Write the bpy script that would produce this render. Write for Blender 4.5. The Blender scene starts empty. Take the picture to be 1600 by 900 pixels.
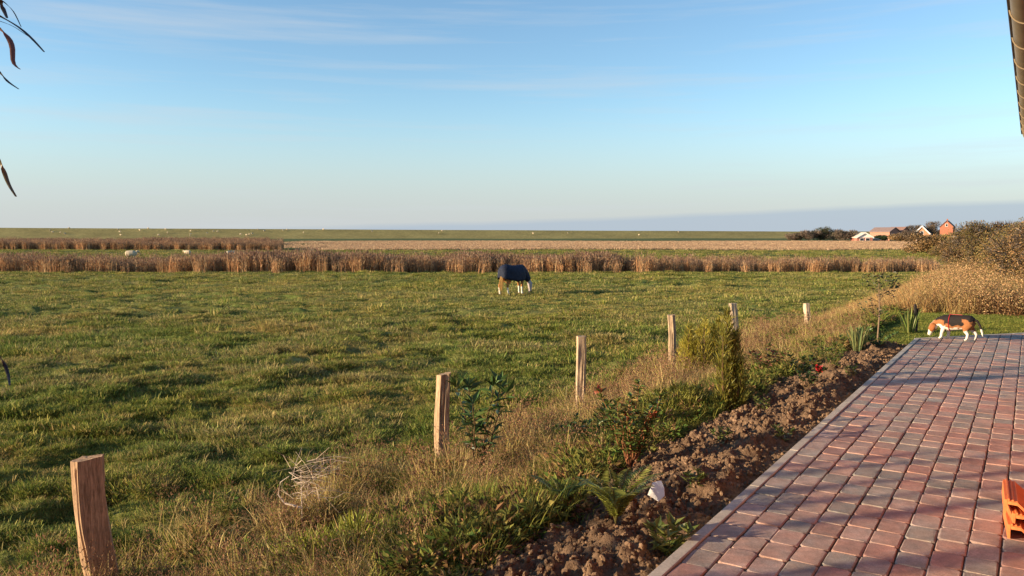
import bpy, bmesh, math, random
import numpy as np
from mathutils import Vector, Matrix
rnd = random.Random(7)
rng = np.random.default_rng(11)
sc = bpy.context.scene
COL = sc.collection
R = math.radians

# ------------------------------------------------------------------ camera
EYE = 1.6
FPX = 1244.0
HORIZON = 366.0
PITCH = math.atan((450 - HORIZON) / FPX)
cam_d = bpy.data.cameras.new('camera'); cam = bpy.data.objects.new('camera', cam_d); COL.objects.link(cam)
cam_d.sensor_width = 36; cam_d.lens = 36 * FPX / 1600
cam_d.clip_start = 0.05; cam_d.clip_end = 20000
cam.location = (0, 0, EYE); cam.rotation_euler = (math.pi / 2 - PITCH, 0, 0)
sc.camera = cam

# ------------------------------------------------------------------ sun, sky, exposure
SUN_EL = R(11.0)
SHADOW_AZ = R(13)                         # shadows fall to the right and a little away
sun_az = math.atan2(-math.cos(SHADOW_AZ), -math.sin(SHADOW_AZ))   # clockwise from +Y
world = bpy.data.worlds.new('World'); sc.world = world; world.use_nodes = True
wn = world.node_tree.nodes; wl = world.node_tree.links
wn.clear()
def WN(t, **k):
    n = wn.new(t)
    for a, b in k.items(): setattr(n, a, b)
    return n
sky = WN('ShaderNodeTexSky', sky_type='NISHITA', sun_disc=False)
sky.sun_elevation = SUN_EL; sky.sun_rotation = sun_az % (2 * math.pi)
sky.altitude = 0; sky.air_density = 1.0; sky.dust_density = 0.0; sky.ozone_density = 2.5
tc = WN('ShaderNodeTexCoord'); sep = WN('ShaderNodeSeparateXYZ'); wl.new(tc.outputs['Generated'], sep.inputs[0])
# thin cirrus streaks everywhere in the sky (stretched noise on the dome)
mp = WN('ShaderNodeMapping'); mp.inputs['Scale'].default_value = (1.7, 1.7, 34); mp.inputs['Rotation'].default_value = (0.0, R(2.5), 0)
wl.new(tc.outputs['Generated'], mp.inputs[0])
n1 = WN('ShaderNodeTexNoise'); n1.inputs['Scale'].default_value = 1.5; n1.inputs['Detail'].default_value = 7; n1.inputs['Roughness'].default_value = .58
wl.new(mp.outputs[0], n1.inputs['Vector'])
r1 = WN('ShaderNodeMapRange'); r1.inputs['From Min'].default_value = .5; r1.inputs['From Max'].default_value = .82
r1.inputs['To Max'].default_value = .5
wl.new(n1.outputs[0], r1.inputs['Value'])
# a low cloud bank above the horizon, higher over the farm, its top edge uneven
mp2 = WN('ShaderNodeMapping'); mp2.inputs['Scale'].default_value = (1.6, 1.6, 9)
wl.new(tc.outputs['Generated'], mp2.inputs[0])
n2 = WN('ShaderNodeTexNoise'); n2.inputs['Scale'].default_value = 2.2; n2.inputs['Detail'].default_value = 4
wl.new(mp2.outputs[0], n2.inputs['Vector'])
ma = WN('ShaderNodeMath', operation='MULTIPLY_ADD'); wl.new(sep.outputs['X'], ma.inputs[0]); ma.inputs[1].default_value = .034; ma.inputs[2].default_value = .012
mb_ = WN('ShaderNodeMath', operation='MULTIPLY_ADD'); wl.new(n2.outputs[0], mb_.inputs[0]); mb_.inputs[1].default_value = .012; wl.new(ma.outputs[0], mb_.inputs[2])
ms = WN('ShaderNodeMath', operation='SUBTRACT'); wl.new(mb_.outputs[0], ms.inputs[0]); wl.new(sep.outputs['Z'], ms.inputs[1])
r2 = WN('ShaderNodeMapRange'); r2.inputs['From Min'].default_value = -.001; r2.inputs['From Max'].default_value = .006; r2.inputs['To Max'].default_value = .6
wl.new(ms.outputs[0], r2.inputs['Value'])
mx1 = WN('ShaderNodeMix', data_type='RGBA'); mx2 = WN('ShaderNodeMix', data_type='RGBA')
hz = WN('ShaderNodeMapRange', interpolation_type='SMOOTHERSTEP'); hz.inputs['From Min'].default_value = .19; hz.inputs['From Max'].default_value = -.02; hz.inputs['To Max'].default_value = .92
wl.new(sep.outputs['Z'], hz.inputs['Value'])          # pale sea haze low in the sky, all round
mx0 = WN('ShaderNodeMix', data_type='RGBA'); wl.new(hz.outputs[0], mx0.inputs[0]); mx0.inputs[7].default_value = (2.28, 2.46, 2.66, 1)
tn = WN('ShaderNodeMix', data_type='RGBA', blend_type='MULTIPLY'); tn.inputs[0].default_value = 1; wl.new(sky.outputs[0], tn.inputs[6]); tn.inputs[7].default_value = (.93, .98, 1.0, 1)
wl.new(tn.outputs[2], mx0.inputs[6])
wl.new(r1.outputs[0], mx1.inputs[0]); wl.new(mx0.outputs[2], mx1.inputs[6]); mx1.inputs[7].default_value = (2.7, 2.9, 3.1, 1)
wl.new(r2.outputs[0], mx2.inputs[0]); wl.new(mx1.outputs[2], mx2.inputs[6]); mx2.inputs[7].default_value = (1.65, 2.1, 2.65, 1)
bg = WN('ShaderNodeBackground'); bg.inputs['Strength'].default_value = 0.098
wo = WN('ShaderNodeOutputWorld')
wl.new(mx2.outputs[2], bg.inputs['Color']); wl.new(bg.outputs[0], wo.inputs['Surface'])

sd = bpy.data.lights.new('sun', 'SUN'); so = bpy.data.objects.new('sun', sd); COL.objects.link(so)
sd.energy = 5.0; sd.angle = R(0.5); sd.color = (1.0, 0.77, 0.50)
tosun = Vector((-math.cos(SHADOW_AZ) * math.cos(SUN_EL), -math.sin(SHADOW_AZ) * math.cos(SUN_EL), math.sin(SUN_EL)))
so.rotation_euler = tosun.to_track_quat('Z', 'Y').to_euler(); so.location = (-20, -8, 12)
sc.view_settings.view_transform = 'Standard'; sc.view_settings.look = 'None'
sc.view_settings.gamma = 1; sc.view_settings.exposure = 1.3
sc.view_settings.use_curve_mapping = False

# ------------------------------------------------------------------ coordinates
def pix(px, py, z=None, d=None):
    """photo pixel -> point at height z, or at depth d"""
    dx = (px - 800) / FPX; dy = (450 - py) / FPX
    v = Vector((dx, math.cos(PITCH) + dy * math.sin(PITCH), -math.sin(PITCH) + dy * math.cos(PITCH)))
    k = (z - EYE) / v.z if d is None else d / v.y
    return Vector((0, 0, EYE)) + v * k
AZ = math.atan((1611 - 800) / FPX)          # the terrace and the fence run this far right of the view axis
SA, CA = math.sin(AZ), math.cos(AZ)
def TS(t, s, z=0.0): return Vector((SA * t + CA * s, CA * t - SA * s, z))
def st(x, y): return x * CA - y * SA, x * SA + y * CA      # -> s, t
KERB = -1.39
def t_end(s): return 13.6 + 1.24 * (s + 1.39)

def _h(ix, iy, seed):
    n = (ix.astype(np.int64) * 374761393 + iy.astype(np.int64) * 668265263 + seed * 982451653) & 0x7fffffff
    n = ((n ^ (n >> 13)) * 1274126177) & 0x7fffffff
    return ((n ^ (n >> 16)) & 0xffff) / 65535.0
def vn(x, y, seed=0):
    x = np.asarray(x, float); y = np.asarray(y, float)
    ix = np.floor(x); iy = np.floor(y); fx = x - ix; fy = y - iy
    fx = fx * fx * (3 - 2 * fx); fy = fy * fy * (3 - 2 * fy)
    a = _h(ix, iy, seed); b = _h(ix + 1, iy, seed); c = _h(ix, iy + 1, seed); d = _h(ix + 1, iy + 1, seed)
    return (a * (1 - fx) + b * fx) * (1 - fy) + (c * (1 - fx) + d * fx) * fy
def fbm(x, y, o=4, seed=0):
    s = 0; a = .5; tot = 0
    for i in range(o):
        s = s + a * vn(x * 2 ** i + 17.3 * i, y * 2 ** i - 9.1 * i, seed + i); tot += a; a *= .5
    return s / tot
def ss(a, b, x):
    k = np.clip((np.asarray(x, float) - a) / (b - a), 0, 1); return k * k * (3 - 2 * k)
PAST = -0.9
def soil_edge(t): return KERB - .98 - .35 * ss(3, 7, t) + .65 * ss(9, 13.5, t) + .45 * (fbm(t * .9, 0 * t, 3, 71) - .5)
def ground(x, y, micro=True):
    x = np.asarray(x, float); y = np.asarray(y, float)
    s, t = st(x, y)
    top = -.06 + (-.45) * ss(25, 80, t)
    k = np.clip((s + 5.4 + .5 * (fbm(t * .35, s * .35, 2, 5) - .5)) / 3.7, 0, 1); k = .5 * k + .5 * k * k * (3 - 2 * k)
    z = PAST + (top - PAST) * k
    under = (s > KERB - .03) & (t < t_end(s) + .02) & (t > -8)
    if micro:
        r = np.hypot(x, y)
        rough = .35 + .9 * ss(.35, .65, fbm(x * .11, y * .16, 3, 40))
        fade = 1 - ss(40, 140, r)
        m = (.13 * (fbm(x * .5, y * .8, 3, 1) - .5) + .15 * (np.abs(fbm(x * 1.5, y * 2.0, 3, 21) - .5) * -2 + .3) + (.15 + .1 * ss(12, 26, r)) * (fbm(x * 1.9, y * 2.5, 2, 27) - .5)) * rough
        m = m + .085 * (fbm(x * 4.6, y * 5.6, 2, 9) - .5)
        lawn = ss(12.8, 13.8, t) * (1 - ss(18, 19.5, t)) * ss(-3.6, -2.6, s)
        z = z + m * fade * (1 - .75 * k) * (1 - .8 * lawn)
        z = z + .5 * (fbm(x * .02, y * .02, 2, 3) - .5) * ss(60, 160, r)
        # drainage ditch in front of the reed bed
        z = z - .35 * np.exp(-((y - 54.5 - .01 * x) / 1.3) ** 2) * (1 - ss(-6, -4, s))
    e_ = soil_edge(t); z = z - .2 * ss(0, .15, s - e_ - .05) * (t > 0) * (1 - ss(13.0, 13.5, t)) * (s < KERB)
    return np.where(under, -.16, z)
def gz(x, y): return float(ground(np.array([x]), np.array([y]))[0])

# ------------------------------------------------------------------ mesh helpers
class MB:
    def __init__(s): s.V = []; s.F = []; s.C = []; s.n = 0
    def add(s, V, F, c=(1, 1, 1)):
        V = np.asarray(V, float).reshape(-1, 3); c = np.asarray(c, float)
        if c.ndim == 1: c = np.tile(c[:3], (len(V), 1))
        s.V.append(V); s.C.append(c)
        s.F.extend([tuple(int(i) + s.n for i in f) for f in F]); s.n += len(V)
    def mesh(s, name, smooth=False):
        me = bpy.data.meshes.new(name)
        V = np.concatenate(s.V); me.from_pydata(V.tolist(), [], s.F)
        a = me.color_attributes.new('col', 'FLOAT_COLOR', 'POINT')
        C = np.ones((len(V), 4)); C[:, :3] = np.concatenate(s.C); a.data.foreach_set('color', C.ravel())
        if smooth: me.polygons.foreach_set('use_smooth', [True] * len(me.polygons))
        me.update(); return me
    def build(s, name, mat, parent=None, smooth=False, loc=None):
        me = s.mesh(name, smooth); return obj(name, me, mat, parent, loc)
    # ---- shapes
    def box(s, c, d, col=(1, 1, 1), rot=0):
        x, y, z = d[0] / 2, d[1] / 2, d[2] / 2
        V = np.array([(a * x, b * y, e * z) for a in (-1, 1) for b in (-1, 1) for e in (-1, 1)])
        ca, sa = math.cos(rot), math.sin(rot)
        V = np.stack([V[:, 0] * ca - V[:, 1] * sa, V[:, 0] * sa + V[:, 1] * ca, V[:, 2]], 1) + np.array(c)
        s.add(V, [(0, 1, 3, 2), (4, 6, 7, 5), (0, 4, 5, 1), (2, 3, 7, 6), (0, 2, 6, 4), (1, 5, 7, 3)], col)
    def tube(s, pts, rad, n=6, col=(1, 1, 1), cap=True, flat=None):
        P = np.asarray(pts, float); rad = np.asarray(rad, float) * np.ones(len(P))
        T = np.gradient(P, axis=0); T /= np.linalg.norm(T, axis=1)[:, None] + 1e-9
        up = np.array([0, 0, 1.0]) if abs(T[0][2]) < .9 else np.array([1.0, 0, 0])
        V = []
        for i in range(len(P)):
            a = np.cross(T[i], up); a /= np.linalg.norm(a) + 1e-9; b = np.cross(a, T[i])
            ra, rb = (rad[i], rad[i]) if flat is None else (rad[i], rad[i] * flat)
            for k in range(n):
                th = 2 * math.pi * k / n
                V.append(P[i] + a * ra * math.cos(th) + b * rb * math.sin(th))
        F = []
        for i in range(len(P) - 1):
            for k in range(n):
                k2 = (k + 1) % n
                F.append((i * n + k, i * n + k2, (i + 1) * n + k2, (i + 1) * n + k))
        if cap: F.append(tuple(range(n - 1, -1, -1))); F.append(tuple(range((len(P) - 1) * n, len(P) * n)))
        s.add(V, F, col)
    def leaves(s, pos, dr, L, W, col, fold=.25, jit=None):
        """pointed leaves: pos, dir (N,3), length, width, colour (N,3)"""
        pos = np.asarray(pos, float); dr = np.asarray(dr, float); N = len(pos)
        dr = dr / (np.linalg.norm(dr, axis=1)[:, None] + 1e-9)
        rv = rng.normal(size=(N, 3)) if jit is None else np.tile([0, 0, 1.0], (N, 1)) + jit * rng.normal(size=(N, 3))
        side = np.cross(dr, rv); side /= np.linalg.norm(side, axis=1)[:, None] + 1e-9
        nr = np.cross(side, dr)
        L = np.asarray(L) * np.ones(N); W = np.asarray(W) * np.ones(N)
        a = pos; b = pos + dr * (L * .45)[:, None] + side * (W / 2)[:, None] + nr * (W * fold)[:, None]
        c = pos + dr * L[:, None] - nr * (L * .12)[:, None]; d = pos + dr * (L * .45)[:, None] - side * (W / 2)[:, None] + nr * (W * fold)[:, None]
        V = np.stack([a, b, c, d], 1).reshape(-1, 3); i = np.arange(N) * 4
        F = np.concatenate([np.stack([i, i + 1, i + 2], 1), np.stack([i, i + 2, i + 3], 1)])
        s.add(V, F.tolist(), np.repeat(np.asarray(col) * np.ones((N, 3)), 4, axis=0))
    def blades(s, pos, az, lean, L, W, curve, col, seg=3):
        """grass blades: base pos, azimuth, lean angle from vertical at base, length, width, extra bend"""
        pos = np.asarray(pos, float); N = len(pos); L = L * np.ones(N); W = W * np.ones(N); lean = lean * np.ones(N); curve = curve * np.ones(N)
        hd = np.stack([np.cos(az), np.sin(az), 0 * az], 1)
        tw = az + math.pi / 2 + rng.normal(0, .7, N); sd_ = np.stack([np.cos(tw), np.sin(tw), 0 * az], 1)
        p = pos.copy(); rows = []
        for k in range(seg):
            w = W * (1 - .35 * (k / seg)) / 2
            rows += [p - sd_ * w[:, None], p + sd_ * w[:, None]]
            th = lean + curve * (k / max(1, seg - 1))
            p = p + (hd * np.sin(th)[:, None] + np.array([0, 0, 1.0]) * np.cos(th)[:, None]) * (L / seg)[:, None]
        rows.append(p); m = 2 * seg + 1
        V = np.stack(rows, 1).reshape(-1, 3); i = np.arange(N) * m; F = []
        for k in range(seg - 1):
            F += np.stack([i + 2 * k, i + 2 * k + 1, i + 2 * k + 3, i + 2 * k + 2], 1).tolist()
        F += np.stack([i + 2 * seg - 2, i + 2 * seg - 1, i + 2 * seg], 1).tolist()
        s.add(V, F, np.repeat(np.asarray(col) * np.ones((N, 3)), m, axis=0))

def obj(name, me, mat=None, parent=None, loc=None):
    o = bpy.data.objects.new(name, me); COL.objects.link(o)
    if mat is not None and me is not None and not me.materials: me.materials.append(mat)
    if parent: o.parent = parent
    if loc is not None: o.location = loc
    return o
def empty(name, loc, rz=0):
    o = bpy.data.objects.new(name, None); COL.objects.link(o); o.location = loc; o.rotation_euler = (0, 0, rz); o.empty_display_size = .1
    return o
def tag(o, label=None, cat=None, group=None, kind=None):
    if label: o['label'] = label
    if cat: o['category'] = cat
    if group: o['group'] = group
    if kind: o['kind'] = kind
    return o
def mixc(a, b, k):
    k = np.asarray(k)[..., None]; return np.asarray(a) * (1 - k) + np.asarray(b) * k
def pal(cols, N, jit=.15):
    c = np.array(cols)[rng.integers(0, len(cols), N)]
    return c * (1 + rng.normal(0, jit, (N, 1)))

# ------------------------------------------------------------------ materials
def mat(name, base=None, rough=.8, trans=0.0, spec=.3, noise=None, bump=None, attr=True, rand=0.0, tint=None, metal=0, nscale_obj=True):
    m = bpy.data.materials.new(name); m.use_nodes = True
    N = m.node_tree.nodes; Lk = m.node_tree.links; N.clear()
    out = N.new('ShaderNodeOutputMaterial'); p = N.new('ShaderNodeBsdfPrincipled')
    p.inputs['Roughness'].default_value = rough; p.inputs['Specular IOR Level'].default_value = spec; p.inputs['Metallic'].default_value = metal
    col = None
    if base is not None:
        c = N.new('ShaderNodeRGB'); c.outputs[0].default_value = (*base, 1); col = c.outputs[0]
    if attr:
        a = N.new('ShaderNodeAttribute'); a.attribute_name = 'col'
        if col is None: col = a.outputs['Color']
        else:
            x = N.new('ShaderNodeMix'); x.data_type = 'RGBA'; x.blend_type = 'MULTIPLY'; x.inputs[0].default_value = 1
            Lk.new(col, x.inputs[6]); Lk.new(a.outputs['Color'], x.inputs[7]); col = x.outputs[2]
    geo = N.new('ShaderNodeNewGeometry')
    def mul(col, val):
        x = N.new('ShaderNodeMix'); x.data_type = 'RGBA'; x.blend_type = 'MULTIPLY'; x.inputs[0].default_value = 1
        Lk.new(col, x.inputs[6]); Lk.new(val, x.inputs[7]); return x.outputs[2]
    for (scale, lo, hi, stretch) in (noise or []):
        t_ = N.new('ShaderNodeTexNoise'); t_.inputs['Scale'].default_value = scale; t_.inputs['Detail'].default_value = 5; t_.inputs['Roughness'].default_value = .65
        mpn = N.new('ShaderNodeMapping'); mpn.inputs['Scale'].default_value = stretch
        if nscale_obj:
            tcn = N.new('ShaderNodeTexCoord'); Lk.new(tcn.outputs['Object'], mpn.inputs[0])
        else: Lk.new(geo.outputs['Position'], mpn.inputs[0])
        Lk.new(mpn.outputs[0], t_.inputs['Vector'])
        r = N.new('ShaderNodeMapRange'); r.inputs['From Min'].default_value = .3; r.inputs['From Max'].default_value = .7; r.inputs['To Min'].default_value = lo; r.inputs['To Max'].default_value = hi
        Lk.new(t_.outputs[0], r.inputs['Value']); col = mul(col, r.outputs[0])
    if tint:     # patches of another tone over the land, (scale, colour factor)
        t_ = N.new('ShaderNodeTexNoise'); t_.inputs['Scale'].default_value = tint[0]; t_.inputs['Detail'].default_value = 4
        Lk.new(geo.outputs['Position'], t_.inputs['Vector'])
        r = N.new('ShaderNodeMapRange'); r.inputs['From Min'].default_value = .42; r.inputs['From Max'].default_value = .62; Lk.new(t_.outputs[0], r.inputs['Value'])
        x = N.new('ShaderNodeMix'); x.data_type = 'RGBA'; Lk.new(r.outputs[0], x.inputs[0]); x.inputs[6].default_value = (1, 1, 1, 1); x.inputs[7].default_value = (*tint[1], 1)
        col = mul(col, x.outputs[2])
    if rand:
        oi = N.new('ShaderNodeObjectInfo'); r = N.new('ShaderNodeMapRange'); r.inputs['To Min'].default_value = 1 - rand; r.inputs['To Max'].default_value = 1 + rand
        Lk.new(oi.outputs['Random'], r.inputs['Value']); col = mul(col, r.outputs[0])
    Lk.new(col, p.inputs['Base Color'])
    for (scale, strength, dist) in (bump or []):
        t_ = N.new('ShaderNodeTexNoise'); t_.inputs['Scale'].default_value = scale; t_.inputs['Detail'].default_value = 6; t_.inputs['Roughness'].default_value = .7
        if nscale_obj:
            tcn = N.new('ShaderNodeTexCoord'); Lk.new(tcn.outputs['Object'], t_.inputs['Vector'])
        else: Lk.new(geo.outputs['Position'], t_.inputs['Vector'])
        b = N.new('ShaderNodeBump'); b.inputs['Strength'].default_value = strength; b.inputs['Distance'].default_value = dist
        Lk.new(t_.outputs[0], b.inputs['Height']); Lk.new(b.outputs[0], p.inputs['Normal'])
    sh = p.outputs[0]
    if trans:
        tr = N.new('ShaderNodeBsdfTranslucent'); Lk.new(col, tr.inputs['Color'])
        ms_ = N.new('ShaderNodeMixShader'); ms_.inputs[0].default_value = trans; Lk.new(sh, ms_.inputs[1]); Lk.new(tr.outputs[0], ms_.inputs[2]); sh = ms_.outputs[0]
    Lk.new(sh, out.inputs['Surface'])
    return m
U = (1, 1, 1)
M_ground = mat('meadow_ground', rough=.95, spec=.05, noise=[(1.1, .65, 1.35, U), (9, .6, 1.4, U)], bump=[(14, .9, .06)], nscale_obj=False)
M_grass = mat('grass_blades', rough=.7, spec=.15, trans=.3, rand=.28, tint=(.33, (1.15, 1.04, .92)))
M_dry = mat('dry_grass_blades', rough=.8, spec=.1, trans=.3, rand=.3)
M_leaf = mat('leaf', rough=.5, spec=.35, trans=.25)
M_gloss = mat('glossy_leaf', rough=.42, spec=.3, trans=.15)
M_twig = mat('twigs', rough=.9, spec=.1)
M_soil = mat('soil', base=(.14, .093, .06), rough=.95, spec=.05, noise=[(3, .7, 1.3, U), (40, .6, 1.4, U)], bump=[(55, .8, .02)], nscale_obj=False)
M_paver = mat('paving_stone', rough=.75, spec=.3, noise=[(5, .72, 1.3, U), (23, .82, 1.2, U), (140, .7, 1.3, U)], tint=(9, (.88, 1.0, 1.06)), bump=[(120, .5, .005)], nscale_obj=False)
M_joint = mat('joint_sand', base=(.11, .085, .065), rough=1, spec=0, noise=[(60, .6, 1.4, U)], attr=False, nscale_obj=False)
M_conc = mat('kerb_concrete', base=(.42, .365, .30), rough=.85, spec=.2, noise=[(4, .75, 1.2, U), (80, .8, 1.2, U)], bump=[(110, .4, .004)], attr=False, nscale_obj=False)
M_wood = mat('weathered_oak', rough=.85, spec=.15, noise=[(6, .5, 1.4, (6, 6, .5)), (30, .5, 1.4, (5, 5, .35)), (5, .75, 1.2, U)], bump=[(60, .5, .006)])
M_fur = mat('fur', rough=.8, spec=.15, noise=[(30, .8, 1.2, U)])
M_clay = mat('clay_tile', base=(.62, .17, .05), rough=.7, spec=.3, noise=[(8, .8, 1.15, U), (60, .85, 1.15, U)], attr=False)
M_brick = mat('brick_far', rough=.9, spec=.1, noise=[(2.5, .8, 1.2, U)])
M_zinc = mat('gutter_metal', base=(.15, .115, .07), rough=.5, spec=.5, noise=[(5, .7, 1.25, U)], attr=False)
M_dark = mat('gutter_bead', base=(.025, .017, .02), rough=.5, spec=.4, attr=False)
M_band = mat('bracket_brass', base=(.21, .16, .1), rough=.55, spec=.4, attr=False)

# ------------------------------------------------------------------ ground sheet
def zone_colour(x, y):
    s, t = st(x, y); d = y
    g = np.array((.125, .15, .035)); dry = np.array((.23, .195, .07)); brown = np.array((.12, .075, .04))
    n = fbm(x * .25, y * .4, 4, 60); n2 = fbm(x * .06, y * .12, 3, 61)
    C = mixc(g, dry, .55 * ss(.45, .75, n) + .3 * ss(.5, .7, n2))
    k = ss(-5.8, -5.0, s) * (1 - ss(12.5, 13.5, t)); C = C * (1 - k[:, None]) + mixc(brown * .9, dry * .8, ss(.4, .6, n)) * k[:, None]
    bank = ss(-6.2, -4.5, s) * ss(18, 19.5, t); C = C * (1 - bank[:, None]) + mixc(dry * 1.3, brown * 1.4, ss(.3, .7, n)) * bank[:, None]
    lawn = ss(13, 14, t) * (1 - ss(18, 19, t)) * ss(-4.4, -3.2, s); C = C * (1 - lawn[:, None]) + np.array((.09, .13, .025)) * lawn[:, None]
    px = 800 + FPX * x / np.maximum(y, 1)
    off = ss(-5, -4.4, s)
    k = np.exp(-((y - 55 - .01 * x) / 2.2) ** 2) * (1 - off); C = C * (1 - k[:, None]) + brown * k[:, None]
    k = ss(57, 62, y) * (1 - off); C = C * (1 - k[:, None]) + mixc((.075, .10, .025), (.15, .12, .045), .5 * ss(.45, .7, n)) * k[:, None]
    stub = ss(125, 140, y + 12 * (n - .5)) * (1 - ss(262, 285, y)) * ss(-38 , -14, x - .18 * (y - 130)*0) * (1 - off)
    C = C * (1 - stub[:, None]) + mixc((.30, .17, .10), (.46, .33, .17), ss(150, 215, y)) * stub[:, None]
    k = ss(285, 300, y) * (1 - off); C = C * (1 - k[:, None]) + np.array((.095, .115, .045)) * k[:, None]
    return C
def polar_sheet():
    ang = np.concatenate([np.arange(-54, 54, .32), np.arange(54, 306, 6.0)])
    rad = [1.0]
    while rad[-1] < 70: rad.append(rad[-1] * 1.0088)
    while rad[-1] < 6000: rad.append(rad[-1] * 1.035)
    rad = np.array(rad); A, Rr = np.meshgrid(np.radians(ang), rad)
    X = (Rr * np.sin(A)).ravel(); Y = (Rr * np.cos(A)).ravel()
    Z = ground(X, Y)
    V = np.stack([X, Y, Z], 1); V = np.concatenate([V, [[0, 0, -.16]]])
    na, nr = len(ang), len(rad); i, j = np.meshgrid(np.arange(nr - 1), np.arange(na), indexing='ij'); j2 = (j + 1) % na
    F = np.stack([i * na + j, (i + 1) * na + j, (i + 1) * na + j2, i * na + j2], -1).reshape(-1, 4)[:, ::-1]
    c = len(V) - 1
    F = F.tolist() + [(k, c, (k + 1) % na)[::-1] for k in range(na)]
    b = MB(); b.add(V, F, np.concatenate([zone_colour(X, Y), [[.1, .08, .04]]]))
    o = b.build('pasture', M_ground, smooth=True); tag(o, kind='structure', label='rough green pasture running flat out to the dike'); return o
polar_sheet()

# sea dike along the horizon
def dike_crest(k): return float(np.interp(k, [-900, 0, 474, 900, 2600], [5.6, 5.2, 3.4, 3.2, 3.2]))
def dike():
    b = MB()
    A = np.array([-289., 450.]); B = np.array([180., 520.]); u = (B - A) / np.linalg.norm(B - A); nrm = np.array([u[1], -u[0]])   # towards the camera side
    prof = [(34, -1.2), (30, -.6), (8, 3.4), (2.5, 4.85), (0, 5.0), (-3, 5.0), (-6, 4.6), (-25, -1.5)]
    K = np.linspace(-900, 2600, 280); V = []; C = []
    for k in K:
        zs = dike_crest(k) / 5.0; wob = 1.6 * (fbm(np.array([k * .01]), np.array([3.0]), 2, 8)[0] - .5)
        for q, (o_, z) in enumerate(prof):
            p = A + u * k + nrm * (o_ + wob); V.append((p[0], p[1], (z * zs if z > 0 else z) + .18 * (fbm(np.array([k * .02]), np.array([q * 3.0]), 2, 9)[0] - .5)))
            C.append((.26, .22, .085))
    m = len(prof); F = [(i * m + q, i * m + q + 1, (i + 1) * m + q + 1, (i + 1) * m + q) for i in range(len(K) - 1) for q in range(m - 1)]
    b.add(V, F, np.array(C)); o = b.build('dike', mat('dike_grass', rough=.95, spec=.05, noise=[(.06, .8, 1.2, U), (.7, .75, 1.25, U)], bump=[(1.5, .6, .3)], nscale_obj=False), smooth=True)
    tag(o, kind='structure', label='long grassy sea dike along the horizon')
    return A, u, nrm
DIKE = dike()

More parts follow.
